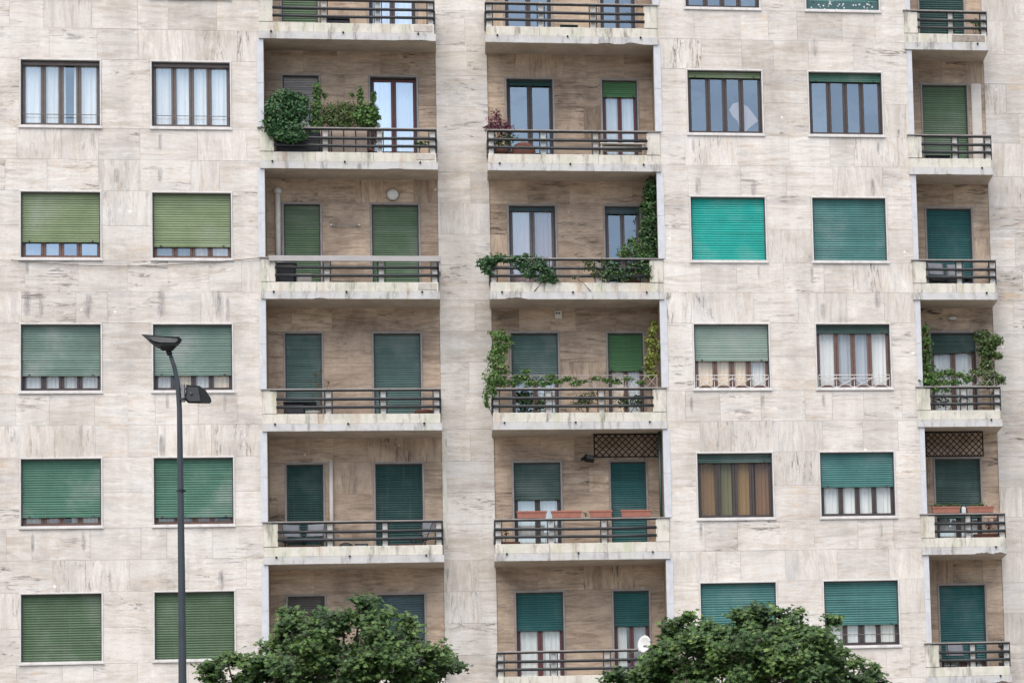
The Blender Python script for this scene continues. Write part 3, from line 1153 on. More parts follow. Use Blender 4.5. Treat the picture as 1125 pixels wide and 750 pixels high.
def plant(name, label, cat, blobs, leaf, dens, size, kind='oval', pot=None, group=None, stems=(), seed=1, up=.35, hang=0.0, shell=.6, base=None):
    rn = random.Random(seed)
    x = sum(b[0] for b in blobs) / len(blobs)
    y = sum(b[1] for b in blobs) / len(blobs)
    zz = base if base is not None else min(b[2] - b[5] for b in blobs)
    root = empty(name, (x, y, zz), label, cat, group)
    mb = MB()
    cloud(mb, blobs, dens * 2.6, size * .92, kind, rn, up, shell, hang)
    mb.build('foliage', leaf, root)
    mb = MB()
    px_, py_ = (pot[0], pot[1]) if pot else (x, y)
    climbing = name.startswith('climbing') or name.startswith('trailing')
    order = sorted(blobs, key=lambda q: q[0] if name == 'trailing_vine' else q[2])
    prev = Vector((px_, py_, zz + (.2 if pot else .02)))
    if name == 'trailing_vine':
        prev = Vector((order[0][0] - .1, order[0][1], zz + .02))
    for b in order:
        p0 = prev if climbing else Vector((px_, py_, zz + (.2 if pot else .02)))
        p2 = Vector((b[0], b[1], b[2] + (0 if climbing else b[5] * .4)))
        pm = (p0 + p2) / 2 + Vector((rn.uniform(-.05, .05), rn.uniform(-.04, .04), rn.uniform(-.03, .05)))
        mb.tube([p0, pm, p2], [.010, .008, .005], 6)
        prev = p2
        for _ in range(4):
            d = Vector((rn.uniform(-1, 1) * b[3], rn.uniform(-1, 1) * b[4], rn.uniform(-.6, 1) * b[5])) * .8
            mb.tube([p2 - Vector((0, 0, b[5] * .3)), Vector(b[:3]) + d], [.005, .002], 5)
    mb.build('stem', 'vine_stem', root)
    if pot:
        r, h, mt = pot[2:]
        mb = MB()
        mb.lathe([(r * .68, 0), (r * .9, h * .82), (r * 1.0, h * .83), (r * 1.02, h), (r * .9, h), (r * .86, h * .9), (.01, h * .9)], 18, 0, (px_, py_, zz))
        mb.build('pot', mt, root, True)
    return root


def floor_z(r):
    return slab_z(r) + .178


# bay 1, second balcony
fz = floor_z(1)
YB = .28
plant('potted_shrub', 'dense round green bush spilling over the left end of a balcony rail', 'shrub',
      [B(306, 122, .10, .42, .30, .42), B(326, 120, .15, .34, .28, .40), B(304, 138, .0, .36, .24, .30), B(322, 143, -.02, .38, .22, .24), B(312, 108, .16, .36, .26, .22), B(331, 112, .2, .2, .2, .2), B(308, 149, -.10, .26, .14, .14), B(320, 151, -.14, .26, .12, .16), B(299, 140, -.06, .22, .14, .24), B(330, 149, -.12, .22, .1, .12)],
      'box_leaf', 2600, .085, 'oval', pot=(at(322, 150, YB).x, .42, .22, .42, 'clay_dark'), seed=3, base=fz)
plant('potted_shrub', 'slender upright evergreen beside the round bush on the balcony', 'shrub',
      [B(349, 101, .35, .13, .13, .30), B(347, 118, .35, .17, .16, .30), B(348, 135, .35, .2, .18, .28), B(344, 146, .35, .24, .2, .2), B(357, 104, .35, .07, .07, .1)],
      'fresh_leaf', 1600, .085, 'oval', pot=(at(349, 150, .4).x, .4, .2, .4, 'clay_dark'), seed=4, base=fz)
plant('potted_shrub', 'low dull olive shrub in the middle of the leafy balcony', 'shrub',
      [B(365, 121, .42, .26, .2, .22), B(377, 127, .42, .3, .22, .26), B(385, 130, .4, .22, .2, .24), B(368, 134, .42, .26, .2, .2), B(378, 117, .42, .22, .18, .14), B(388, 120, .42, .2, .18, .18), B(359, 128, .42, .2, .18, .22), B(374, 139, .38, .34, .18, .16)],
      'olive_leaf', 2300, .075, 'long', pot=(at(373, 150, .45).x, .45, .2, .4, 'clay_dark'), seed=5, base=fz)
plant('potted_shrub', 'upright leafy shrub standing before the dark red framed balcony door', 'shrub',
      [B(396, 112, .40, .1, .1, .28), B(398, 124, .38, .2, .18, .25), B(411, 106, .38, .07, .07, .18), B(409, 122, .36, .18, .16, .25), B(403, 134, .36, .28, .2, .22), B(414, 128, .36, .1, .1, .14), B(387, 104, .38, .08, .06, .05), B(395, 128, .38, .2, .18, .2), B(396, 102, .40, .07, .07, .16)],
      'fresh_leaf', 2100, .085, 'oval', pot=(at(402, 150, .42).x, .42, .2, .4, 'clay_dark'), seed=6, base=fz)
plant('potted_plant', 'small leafy pot plant at the right end behind the balcony rail', 'plant',
      [B(463, 158, .35, .22, .16, .12)], 'ivy_leaf', 1100, .07, pot=(at(463, 160, .35).x, .35, .14, .22, 'clay_dark'), seed=7, base=fz)
mb = MB()
q0, q1 = at(351, 150, .24), at(404, 150, .24)
mb.box(q0.x, q1.x, .19, .205, fz + .05, fz + .82, 0, .01)
for k in range(5):
    x = q0.x + (q1.x - q0.x) * k / 4
    mb.tube([(x, .185, fz + .02), (x, .185, fz + .84)], .012, 6, 1)
tag(mb.build('canvas_windbreak', ['tan_canvas', 'dark_steel']), 'tan canvas screen tied behind the rails of the leafy balcony', 'screen')
mb = MB()
q0, q1 = at(304, 150, .24), at(352, 150, .24)
mb.box(q0.x, q1.x, .14, .16, fz + .03, fz + .76, 0, .01)
for k in range(6):
    mb.box(q0.x + .02, q1.x - .02, .125, .1395, fz + .08 + k * .115, fz + .16 + k * .115, 0, .01)
tag(mb.build('balcony_screen', ['slate_plastic']), 'dark slatted screen behind the rails under the round bush', 'screen')

# bay 2, second balcony
fz = floor_z(1)
plant('potted_shrub', 'red purple leaved shrub at the left end of a balcony', 'shrub',
      [B(545, 133, .25, .24, .2, .2), B(552, 140, .25, .28, .2, .22), B(541, 141, .2, .22, .18, .16), B(546, 125, .25, .12, .1, .13), B(558, 143, .25, .2, .16, .14), B(536, 140, .12, .14, .1, .06)],
      'purple_leaf', 1500, .085, 'long', pot=(at(549, 160, .3).x, .3, .2, .4, 'clay_dark'), seed=9, base=fz)
plant('potted_plant', 'dark green plant under the purple shrub behind the rails', 'plant',
      [B(551, 157, .2, .34, .12, .2), B(560, 150, .2, .22, .12, .16)], 'ivy_leaf', 1400, .08, 'long', pot=(at(556, 165, .2).x, .22, .15, .25, 'clay_dark'), seed=10, base=fz)


def pot_thing(px, py, Y, r, h, z, label, mat, cat='pot', group=None):
    q = at(px, py, Y)
    root = empty('flower_pot', (q.x, Y, z), label, cat, group)
    mb = MB()
    mb.lathe([(r * .7, 0), (r * .92, h * .78), (r, h * .79), (r * 1.02, h), (r * .9, h), (r * .88, h * .93), (.01, h * .93)], 20, 0, (q.x, Y, z))
    mb.build('pot_body', mat, root, True)
    mb = MB()
    mb.lathe([(r * .86, h * .90), (r * .5, h * .96), (.01, h * .98)], 16, 0, (q.x, Y, z))
    mb.build('soil', 'dark_soil', root, True)
    return root


def bell(px, py, Y, r, h, z, label, mat):
    q = at(px, py, Y)
    mb = MB()
    mb.lathe([(r, 0), (r, h * .5), (r * .93, h * .72), (r * .7, h * .9), (r * .3, h), (.01, h * 1.01)], 20, 0, (q.x, Y, z))
    return mb.build('upturned_pot', mat, None, True), q


o, q = bell(575, 160, .40, .30, .62, fz, '', 'clay_dark')
tag(o, 'large rounded clay urn beside the purple shrub behind the rails', 'urn')
o, q = bell(634, 165, .35, .17, .34, fz, '', 'clay_dark')
tag(o, 'dark clay urn midway along the balcony of the purple shrub', 'urn')
o, q = bell(684, 166, .35, .18, .32, fz, '', 'lamp_dark')
tag(o, 'blackish urn at the right end of the purple shrub balcony', 'urn')
mb = MB()
q0, q1 = at(659, 158, .5), at(708, 158, .5)
for z in (.62, .52):
    mb.box(q0.x, q1.x, .40, .80, fz + z, fz + z + .025, 0, .006)
for x in (q0.x + .04, q1.x - .04):
    for y in (.43, .77):
        mb.tube([(x, y, fz), (x, y, fz + .62)], .016, 8)
tag(mb.build('balcony_shelf', ['cream_board']), 'pale slatted shelf stand behind the rails below the bright green shutter strip', 'shelf')

# bay 2, third balcony: trailing plants
fz = floor_z(2)
zr2 = slab_z(2) + .8
plant('trailing_plant', 'bushy green plant hanging out past the left corner of a balcony rail', 'plant',
      [B(532, 290, .0, .22, .18, .20), B(541, 286, .0, .26, .18, .16), B(548, 283, .0, .24, .16, .13), B(536, 297, -.05, .18, .14, .14), B(556, 286, .02, .14, .12, .1)],
      'box_leaf', 2100, .075, seed=12, base=fz)
plant('trailing_plant', 'green plant trailing through the balcony rails below the mauve curtained door', 'plant',
      [B(574, 290, -.02, .24, .14, .22), B(590, 291, -.04, .28, .14, .26), B(601, 299, -.06, .2, .1, .22), B(580, 300, -.06, .22, .1, .18), B(608, 306, -.06, .18, .08, .12), B(566, 284, 0, .2, .12, .1), B(596, 306, -.07, .2, .08, .1), B(577, 282, .02, .16, .1, .1)],
      'box_leaf', 2300, .078, seed=13, base=fz)
plant('trailing_plant', 'thin straggly plant hanging on the rails right of centre', 'plant',
      [B(649, 293, -.04, .22, .1, .16), B(655, 300, -.05, .16, .1, .14), B(645, 288, -.02, .14, .1, .08), B(631, 305, -.06, .14, .06, .05), B(662, 286, .0, .12, .1, .08)],
      'dull_leaf', 1000, .075, seed=14, base=fz)
plant('trailing_plant', 'dark green plant filling the rails at the right end under the ivy', 'plant',
      [B(668, 300, -.02, .28, .14, .26), B(680, 302, .0, .24, .14, .22), B(694, 298, .05, .28, .16, .26), B(706, 294, .05, .22, .16, .26), B(672, 291, .0, .2, .12, .16), B(711, 300, .0, .14, .12, .2), B(704, 283, .1, .2, .14, .14)],
      'ivy_leaf', 1500, .08, seed=15, base=fz)
plant('potted_shrub', 'bright green shrub in front of the ivy by the blue glass door', 'shrub',
      [B(688, 275, .35, .24, .2, .18), B(697, 270, .4, .24, .2, .22), B(683, 280, .3, .18, .16, .12), B(702, 278, .35, .2, .16, .16), B(693, 264, .4, .12, .1, .1)],
      'fresh_leaf', 1500, .085, 'long', pot=(at(694, 300, .4).x, .4, .2, .35, 'clay_dark'), seed=16, base=fz)
plant('climbing_ivy', 'tall column of dark ivy climbing the right wall of a balcony', 'ivy',
      [B(715, 203, .45, .16, .34, .2), B(714, 214, .45, .2, .36, .24), B(712, 228, .45, .24, .34, .26), B(713, 243, .42, .24, .34, .28), B(712, 258, .40, .25, .34, .28), B(714, 272, .38, .22, .3, .26), B(713, 284, .35, .24, .3, .2)],
      'ivy_leaf', 1700, .085, seed=17, base=fz)

# bay 2, fourth balcony: climbers and a low trellis
fz = floor_z(3)
zr3 = slab_z(3) + 1.01


def trellis(x0, x1, y, z0, z1, label, cells):
    mb = MB()
    for z in (z0, z1):
        mb.tube([(x0, y, z), (x1, y, z)], .008, 6)
    w = (x1 - x0) / cells
    for k in range(cells):
        a, b_ = x0 + k * w, x0 + (k + 1) * w
        mb.tube([(a, y - .008, z0), (b_, y - .008, z1)], .007, 5)
        mb.tube([(a, y + .008, z1), (b_, y + .008, z0)], .007, 5)
    for k in range(0, cells + 1, 3):
        a = x0 + k * w
        mb.tube([(a, y, z0 - .03), (a, y, z1 + .01)], .010, 6)
    return tag(mb.build('wire_trellis', 'trellis_grey'), label, 'trellis')


trellis(fx(549, 420), fx(722, 420), .03, zr3 + .01, zr3 + .31, 'long low wire trellis standing on the balcony rail under climbing leaves', 15)
plant('climbing_shrub', 'tall green climber at the left end of a balcony, hanging below the rail', 'climber',
      [B(548, 369, .30, .24, .2, .18), B(551, 381, .3, .28, .22, .24), B(546, 393, .2, .30, .22, .24), B(548, 406, .1, .30, .2, .24), B(541, 416, 0, .26, .18, .22), B(549, 420, .05, .3, .16, .16), B(538, 428, -.06, .18, .12, .2), B(534, 437, -.09, .1, .08, .2), B(539, 365, .3, .08, .08, .06), B(536, 445, -.1, .07, .05, .12), B(558, 372, .35, .14, .14, .12)],
      'fresh_leaf', 2000, .07, seed=20, base=fz)
plant('trailing_vine', 'thin vine with pale green leaves woven along the rail trellis', 'vine',
      [B(574, 414, .03, .26, .06, .12), B(566, 420, .03, .22, .06, .1), B(583, 421, .03, .24, .06, .1), B(598, 421, .03, .26, .06, .1), B(612, 419, .03, .26, .05, .09), B(624, 416, .03, .24, .05, .08), B(640, 419, .03, .2, .04, .06), B(655, 416, .03, .22, .04, .08), B(668, 418, .03, .2, .05, .08), B(677, 419, .03, .16, .05, .1), B(690, 416, .03, .16, .05, .07), B(704, 420, .03, .16, .05, .07), B(632, 421, .03, .18, .05, .08), B(605, 414, .03, .16, .05, .08), B(578, 408, .03, .12, .05, .06)],
      'fresh_leaf', 4800, .066, seed=21, base=zr3, shell=.9)
plant('climbing_shrub', 'yellow green climber beside the bright green shutter, right wall', 'climber',
      [B(718, 362, .35, .14, .16, .2), B(715, 376, .35, .2, .18, .2), B(717, 391, .3, .2, .18, .22), B(713, 402, .3, .16, .16, .16), B(716, 411, .25, .18, .16, .12), B(725, 381, .1, .12, .1, .07), B(719, 355, .35, .08, .1, .1)],
      'yellow_leaf', 1900, .08, seed=22, base=fz)
plant('potted_conifer', 'dark little conifer behind the rails under the trellis', 'conifer',
      [B(645, 441, .4, .24, .2, .22), B(640, 438, .4, .2, .2, .16), B(650, 435, .4, .16, .14, .2), B(634, 444, .4, .2, .16, .14)], 'ivy_leaf', 1800, .06, 'long',
      pot=(at(645, 450, .4).x, .4, .18, .28, 'lamp_dark'), seed=23, base=fz)
plant('potted_plant', 'dark pot plant behind the rails near the left climber', 'plant',
      [B(577, 441, .4, .2, .18, .22), B(594, 444, .4, .18, .16, .2)], 'ivy_leaf', 1500, .075, pot=(at(583, 450, .4).x, .4, .16, .26, 'lamp_dark'), seed=24, base=fz)
plant('potted_plant', 'dark pot plant behind the rails below the cream door pane', 'plant',
      [B(684, 442, .4, .2, .18, .16), B(699, 441, .4, .2, .18, .2)], 'ivy_leaf', 1200, .07, pot=(at(690, 450, .4).x, .4, .16, .26, 'clay_dark'), seed=25, base=fz)

# bay 2, fifth balcony: terracotta troughs, lattice, pole, floodlight
fz = floor_z(4)
zr4 = slab_z(4) + 1.01


def trough(x0, x1, y, z, label, mat='terracotta', h=.165, plants=None):
    root = empty('planter_trough', ((x0 + x1) / 2, y, z), label, 'planter', 'terracotta troughs on balcony rails' if mat == 'terracotta' else 'brown clay troughs standing behind the rails')
    mb = MB()
    t_ = .014
    d = .085
    V = []
    for zz, e in ((0, 0.02), (h * .8, .004), (h * .8, -.008), (h, -.010)):
        V += [(x0 + e, y - d + e, z + zz), (x1 - e, y - d + e, z + zz), (x1 - e, y + d - e, z + zz), (x0 + e, y + d - e, z + zz)]
    Fc = [(3, 2, 1, 0)]
    for L in range(3):
        for k in range(4):
            a, b_ = L * 4 + k, L * 4 + (k + 1) % 4
            Fc.append((a, b_, b_ + 4, a + 4))
    i = len(V)
    e = t_
    V += [(x0 + e, y - d + e, z + h), (x1 - e, y - d + e, z + h), (x1 - e, y + d - e, z + h), (x0 + e, y + d - e, z + h)]
    for k in range(4):
        Fc.append((12 + k, 12 + (k + 1) % 4, i + (k + 1) % 4, i + k))
    V += [(x0 + e, y - d + e, z + h * .8), (x1 - e, y - d + e, z + h * .8), (x1 - e, y + d - e, z + h * .8), (x0 + e, y + d - e, z + h * .8)]
    for k in range(4):
        Fc.append((i + k, i + (k + 1) % 4, i + 4 + (k + 1) % 4, i + 4 + k))
    mb.mesh(V, Fc)
    mb.build('trough_body', mat, root)
    mb = MB()
    mb.box(x0 + e + .001, x1 - e - .001, y - d + e + .001, y + d - e - .001, z + h * .6, z + h * .86)
    mb.build('soil', 'dark_soil', root)
    return root


for (a, b_, lab) in ((568, 600.5, 'leftmost of four terracotta troughs on one balcony rail, before the wide glass door'),
                     (606, 639, 'second terracotta trough from the left of four on the balcony rail'),
                     (648, 672.5, 'shortest of the four terracotta troughs on a balcony rail, third from left'),
                     (682.5, 715.5, 'rightmost of four terracotta troughs on one balcony rail, before the dark shutter')):
    trough(fx(a, 566), fx(b_, 566), .02, zr4 + .012, lab)
plant('dry_plant', 'dead grey twigs between two terracotta troughs on the rail', 'plant', [B(644, 564, .02, .1, .05, .09)], 'dry_leaf', 900, .045, seed=30, base=zr4 + .01)


def lattice(x0, x1, y, z0, z1, label):
    root = empty('wooden_lattice', ((x0 + x1) / 2, y, z0), label, 'lattice', 'dark wooden lattices under balcony slabs')
    mb = MB()
    fwid = .03
    ring(mb, x0, x1, z0, z1, fwid, fwid, y - .012, y + .02, 0)
    mb.build('frame', 'brown_lattice', root)
    mb = MB()
    s = .155
    H, Wd = z1 - z0, x1 - x0
    k = -int(H / s) - 1
    while k * s < Wd + H:
        for sg, yy in ((1, y - .004), (-1, y + .006)):
            c0 = x0 + k * s
            # line x = c0 + sg * (z - z0) (or mirrored), clipped to the frame
            pts = []
            if sg > 0:
                za, zc = max(z0, z0 + (x0 - c0)), min(z1, z0 + (x1 - c0))
                if zc - za > .01:
                    pts = [(c0 + za - z0, za), (c0 + zc - z0, zc)]
            else:
                c1 = c0 + H
                za, zc = max(z0, z0 + (c1 - x1)), min(z1, z0 + (c1 - x0))
                if zc - za > .01:
                    pts = [(c1 - (za - z0), za), (c1 - (zc - z0), zc)]
            if pts:
                (xa, za), (xb, zb_) = pts
                dx = .017
                mb.mesh([(xa - dx, yy, za), (xa + dx, yy, za), (xb + dx, yy, zb_), (xb - dx, yy, zb_), (xa - dx, yy + .008, za), (xa + dx, yy + .008, za), (xb + dx, yy + .008, zb_), (xb - dx, yy + .008, zb_)],
                        [(0, 1, 2, 3), (5, 4, 7, 6), (4, 0, 3, 7), (1, 5, 6, 2)])
        k += 1
    mb.build('diagonal_slats', 'brown_lattice', root)
    return root


q0, q1 = at(652.5, 502.5, .55), at(724, 480, .55)
lattice(q0.x, min(q1.x, XB - .015), .55, q0.z, slab_z(3) - .005, 'dark wooden lattice above the narrow shuttered door, trough balcony')
mb = MB()
x = XB - .07
mb.tube([(x, .30, fz), (x, .30, slab_z(3) - .003)], .034, 10)
mb.tube([(x, .30, fz), (x, .30, fz + .02)], .09, 12)
tag(mb.build('support_pole', 'green_pole', None, True), 'dark green upright pole at the right edge of the trough balcony', 'pole')
q = at(646, 505, BD - .12)
root = empty('wall_floodlight', (q.x, BD, q.z), 'small black floodlight on the wall between two balcony doors', 'floodlight')
mb = MB()
mb.tube([(q.x, BD - .002, q.z - .02), (q.x, BD - .1, q.z - .02), (q.x + .03, BD - .16, q.z + .02)], .018, 8)
mb.build('bracket', 'lamp_dark', root)
mb = MB()
xf = Matrix.Translation((q.x + .03, BD - .2, q.z + .03)) @ Matrix.Rotation(math.radians(-25), 4, 'X') @ Matrix.Rotation(math.radians(20), 4, 'Z')
mb.box(-.11, .11, -.06, .06, -.08, .08, 0, .02, xf)
mb.box(-.09, .09, -.066, -.0605, -.06, .06, 1, 0, xf)
mb.tube([xf @ Vector((-.14, 0, -.03)), xf @ Vector((-.20, -.02, -.1))], .04, 8)
mb.build('lamp_head', ['lamp_dark', 'lamp_lens'], root)
# bits standing on that balcony
q0, q1 = at(551, 594, .35), at(571, 594, .35)
trough(q0.x, q1.x, .35, fz + .13, 'brown clay trough on the balcony floor behind the left rail end', 'clay_dark', .2)['category'] = 'planter'
mb = MB()
mb.box(q0.x - .02, q1.x + .02, .24, .46, fz, fz + .125, 0, .01)
tag(mb.build('wooden_stool', 'cane'), 'low wooden stand holding the brown trough on the trough balcony', 'stand')
pot_thing(697, 595, .40, .16, .30, fz, 'brown clay pot behind the rails at the right end, trough balcony', 'clay_dark')
plant('potted_plant', 'small dry plant at the left corner of the trough balcony', 'plant', [B(555, 584, .35, .1, .08, .12)], 'dry_leaf', 900, .06, seed=31, base=fz + .34)

# bay 2, sixth balcony: satellite dish
zr5 = slab_z(5) + 1.0
q = at(708.5, 707.5, -.12)
root = empty('satellite_dish', (q.x, 0, zr5), 'white satellite dish fixed to a balcony rail above the tree', 'satellite dish')
xf = Matrix.Translation(q) @ Matrix.Rotation(math.radians(-28), 4, 'Z') @ Matrix.Rotation(math.radians(90 - 12), 4, 'X')
mb = MB()
prof = [(.001, 0.0), (.08, .004), (.16, .018), (.22, .036), (.235, .046), (.228, .05), (.155, .03), (.08, .014), (.001, .01)]
mb.lathe([(r * .86, z) for r, z in prof], 28, 0, (0, 0, 0), xf @ Matrix.Diagonal((.82, 1.05, 1, 1)))
mb.build('reflector', 'white_plastic', root, True)
mb = MB()
for dx, dy in ((.02, -.05), (-.01, -.045), (.05, -.04)):
    mb.box(dx - .012, dx + .012, dy - .02, dy + .02, .0255, .027, 0, 0, xf)
mb.build('printed_mark', 'slate_plastic', root)
mb = MB()
mb.tube([xf @ Vector((0, -.22, .03)), xf @ Vector((0, -.27, .16)), xf @ Vector((0, -.25, .25))], .010, 6)
mb.tube([xf @ Vector((0, -.255, .22)), xf @ Vector((0, -.24, .28))], .022, 10)
mb.tube([xf @ Vector((0, 0, -.01)), (q.x + .02, .0, zr5 + .06), (q.x + .02, 0, zr5 - .4)], .018, 8)
mb.build('mount_arm', 'steel_bracket', root)

# bay 1, third balcony
fz = floor_z(2)
q = at(431.5, 214.3, BD)
root = empty('bulkhead_lamp', (q.x, BD, q.z), 'round white globe lamp on the wall above a green balcony shutter', 'wall lamp')
mb = MB()
xf = Matrix.Translation((q.x, BD, q.z)) @ Matrix.Rotation(math.radians(90), 4, 'X')
mb.lathe([(.15, 0), (.155, .02), (.15, .04), (.14, .045)], 24, 0, (0, 0, 0), xf)
mb.build('base', 'steel_bracket', root, True)
mb = MB()
mb.lathe([(.142, .04), (.135, .08), (.105, .115), (.06, .135), (.01, .14)], 24, 0, (0, 0, 0), xf)
mb.build('globe', 'frosted_glass', root, True)
mb = MB()
qa, qb = at(364, 247, BD - .06), at(394.5, 247.5, BD - .06)
mb.tube([(qa.x, BD - .06, qa.z), (qb.x, BD - .06, qa.z)], .009, 8)
for qq in (qa, qb):
    mb.tube([(qq.x, BD, qa.z), (qq.x, BD - .07, qa.z)], .024, 10, 1)
    mb.tube([(qq.x + (.06 if qq is qa else -.06), BD, qa.z), (qq.x + (.06 if qq is qa else -.06), BD - .05, qa.z)], .02, 8, 1)
tag(mb.build('wall_rail', ['steel_bracket', 'white_plastic']), 'slim metal rail with pale knobs on the wall between green shutters', 'rail')


def chair(x, y, z, rot, label, mat, fab):
    root = empty('folding_chair', (x, y, z), label, 'chair')
    X = Matrix.Translation((x, y, z)) @ Matrix.Rotation(rot, 4, 'Z')
    mb = MB()
    mb.box(-.22, .22, -.2, .2, .43, .455, 0, .008, X)
    mb.build('seat', fab, root)
    mb = MB()
    mb.box(-.22, .22, .19, .205, .58, .86, 0, .006, X)
    mb.build('backrest', fab, root)
    for sx in (-.2, .2):
        mb = MB()
        mb.tube([X @ Vector((sx, -.18, 0)), X @ Vector((sx, .0, .44)), X @ Vector((sx, .2, .88))], .012, 6)
        mb.build('leg', mat, root)
        mb = MB()
        mb.tube([X @ Vector((sx, .2, 0)), X @ Vector((sx, -.16, .43))], .012, 6)
        mb.build('leg', mat, root)
    return root


def table(x0, x1, y0, y1, z, h, label, top, leg):
    root = empty('side_table', ((x0 + x1) / 2, (y0 + y1) / 2, z), label, 'table')
    mb = MB()
    mb.box(x0, x1, y0, y1, z + h - .03, z + h, 0, .006)
    mb.build('tabletop', top, root)
    for x in (x0 + .04, x1 - .04):
        for y in (y0 + .04, y1 - .04):
            mb = MB()
            mb.tube([(x, y, z), (x, y, z + h - .03)], .016, 8)
            mb.build('leg', leg, root)
    return root


q0, q1 = at(304, 300, .35), at(338, 300, .35)
table(q0.x, q1.x - .25, .3, .75, fz, .78, 'dark table behind the rails at the left, grey covered balcony', 'slate_plastic', 'slate_plastic')
mb = MB()
mb.box(q0.x + .02, q0.x + .4, .22, .29, fz + .05, fz + .70, 0, .02)
mb.box(q0.x + .46, q0.x + .80, .26, .62, fz + .05, fz + .46, 1, .02)
mb.box(q0.x + .44, q0.x + .82, .25, .63, fz + .461, fz + .50, 1, .008)
tag(mb.build('storage_box', ['slate_plastic', 'cream_board']), 'lidded cream storage box with a dark board beside the white downpipe', 'box')
mb = MB()
q0, q1 = at(365, 307, .4), at(389, 307, .4)
mb.box(q0.x, q1.x, .3, .5, fz, fz + .30, 0, .015)
mb.box(q0.x - .01, q1.x + .01, .29, .51, fz + .301, fz + .33, 0, .006)
tag(mb.build('storage_crate', ['slate_plastic']), 'long black crate behind the rails between the two green shutters', 'crate')

# bay 1, fourth balcony
fz = floor_z(3)
plant('dry_climber', 'dried brown climber in front of the narrow grey green shutter', 'climber',
      [B(346, 412, .45, .12, .1, .1), B(350, 422, .45, .1, .08, .14), B(353, 407, .45, .06, .06, .12), B(341, 419, .45, .08, .06, .04), B(361, 420, .4, .08, .06, .05)],
      'dry_leaf', 520, .06, pot=(at(351, 450, .45).x, .45, .16, .3, 'clay_dark'), seed=40, base=fz, shell=.95)
q0, q1 = at(311, 445, .35), at(356, 445, .35)
table(q0.x, q1.x - .18, .3, .8, fz, .60, 'dark low table behind the rails before the dried climber', 'slate_plastic', 'slate_plastic')
mb = MB()
mb.box(q0.x + .03, q0.x + .48, .34, .70, fz + .05, fz + .56, 0, .02)
tag(mb.build('tool_chest', ['slate_plastic']), 'black chest under the dark table at the left rail end', 'chest')
pot_thing(344, 446, .25, .17, .34, fz, 'pale wide flower pot behind the rails near the dried climber', 'cream_board')
pot_thing(465.5, 452, .35, .22, .36, fz, 'wide dark red clay bowl at the right rail end, before grey green shutters', 'clay_dark')
o, q = bell(377, 452, .35, .2, .28, fz, '', 'mauve_cloth')
tag(o, 'low mauve upturned bowl midway behind the rails, dried climber balcony', 'bowl')

# bay 1, fifth balcony
fz = floor_z(4)
chair(at(322, 590, .5).x, .5, fz, .3, 'left folding chair behind the rails before the dark shutters', 'slate_plastic', 'grey_fabric')
chair(at(345, 590, .5).x, .45, fz, -.25, 'folding chair right of its twin before the narrow dark shutter', 'slate_plastic', 'grey_fabric')
chair(at(463, 590, .5).x, .4, fz, -.9, 'lone folding chair at the right rail end before the wide dark shutter', 'slate_plastic', 'grey_fabric')
q0, q1 = at(317, 596, .2), at(353, 596, .2)
trough(q0.x, q1.x, .22, fz + .15, 'brown clay trough behind the rails under the narrow dark shutter', 'clay_dark', .14)
mb = MB()
mb.box(q0.x + .02, q1.x - .02, .16, .28, fz, fz + .149, 0, .01)
tag(mb.build('trough_stand', 'cane'), 'low stand carrying the brown trough under the narrow dark shutter', 'stand')
q0, q1 = at(429, 596, .2), at(463, 596, .2)
trough(q0.x, q1.x, .22, fz + .15, 'brown clay trough behind the rails under the wide dark shutter', 'clay_dark', .14)
mb = MB()
mb.box(q0.x + .02, q1.x - .02, .16, .28, fz, fz + .149, 0, .01)
tag(mb.build('trough_stand', 'cane'), 'low stand carrying the brown trough under the wide dark shutter', 'stand')
o, q = bell(380, 595, .4, .2, .38, fz, '', 'slate_plastic')
tag(o, 'dark domed barbecue lid between the two dark shuttered doors', 'barbecue')
mb = MB()
q = at(397, 594, .5)
mb.box(q.x - .14, q.x + .14, .35, .65, fz, fz + .33, 0, .02)
mb.box(q.x - .15, q.x + .15, .34, .66, fz + .331, fz + .36, 0, .008)
tag(mb.build('storage_box', ['grey_fabric']), 'grey lidded box beside the dark barbecue lid behind the rails', 'box')

# top balconies
fz = floor_z(0)
q = at(372, 20, .4)
mb = MB()
mb.box(q.x - .28, q.x + .24, .3, .6, fz + .02, fz + .42, 0, .03)
mb.box(q.x - .30, q.x + .26, .28, .62, fz + .421, fz + .45, 0, .01)
tag(mb.build('storage_crate', ['slate_plastic']), 'dark crate on the topmost left balcony beside the green shutter', 'crate')
q = at(625, 27, .4)
mb = MB()
mb.box(q.x - .2, q.x + .2, .3, .6, fz + .02, fz + .36, 0, .03)
mb.box(q.x - .21, q.x + .21, .29, .61, fz + .361, fz + .39, 0, .01)
tag(mb.build('storage_box', ['green_pole']), 'dark green box on the topmost middle balcony between glass doors', 'box')
plant('potted_plant', 'small dark plant behind the rail of the topmost corner balcony', 'plant', [B(1074, 28, .4, .12, .1, .2), B(1069, 24, .4, .1, .08, .08)], 'ivy_leaf', 1000, .07, pot=(at(1073, 36, .4).x, .4, .12, .22, 'clay_dark'), seed=44, base=fz)

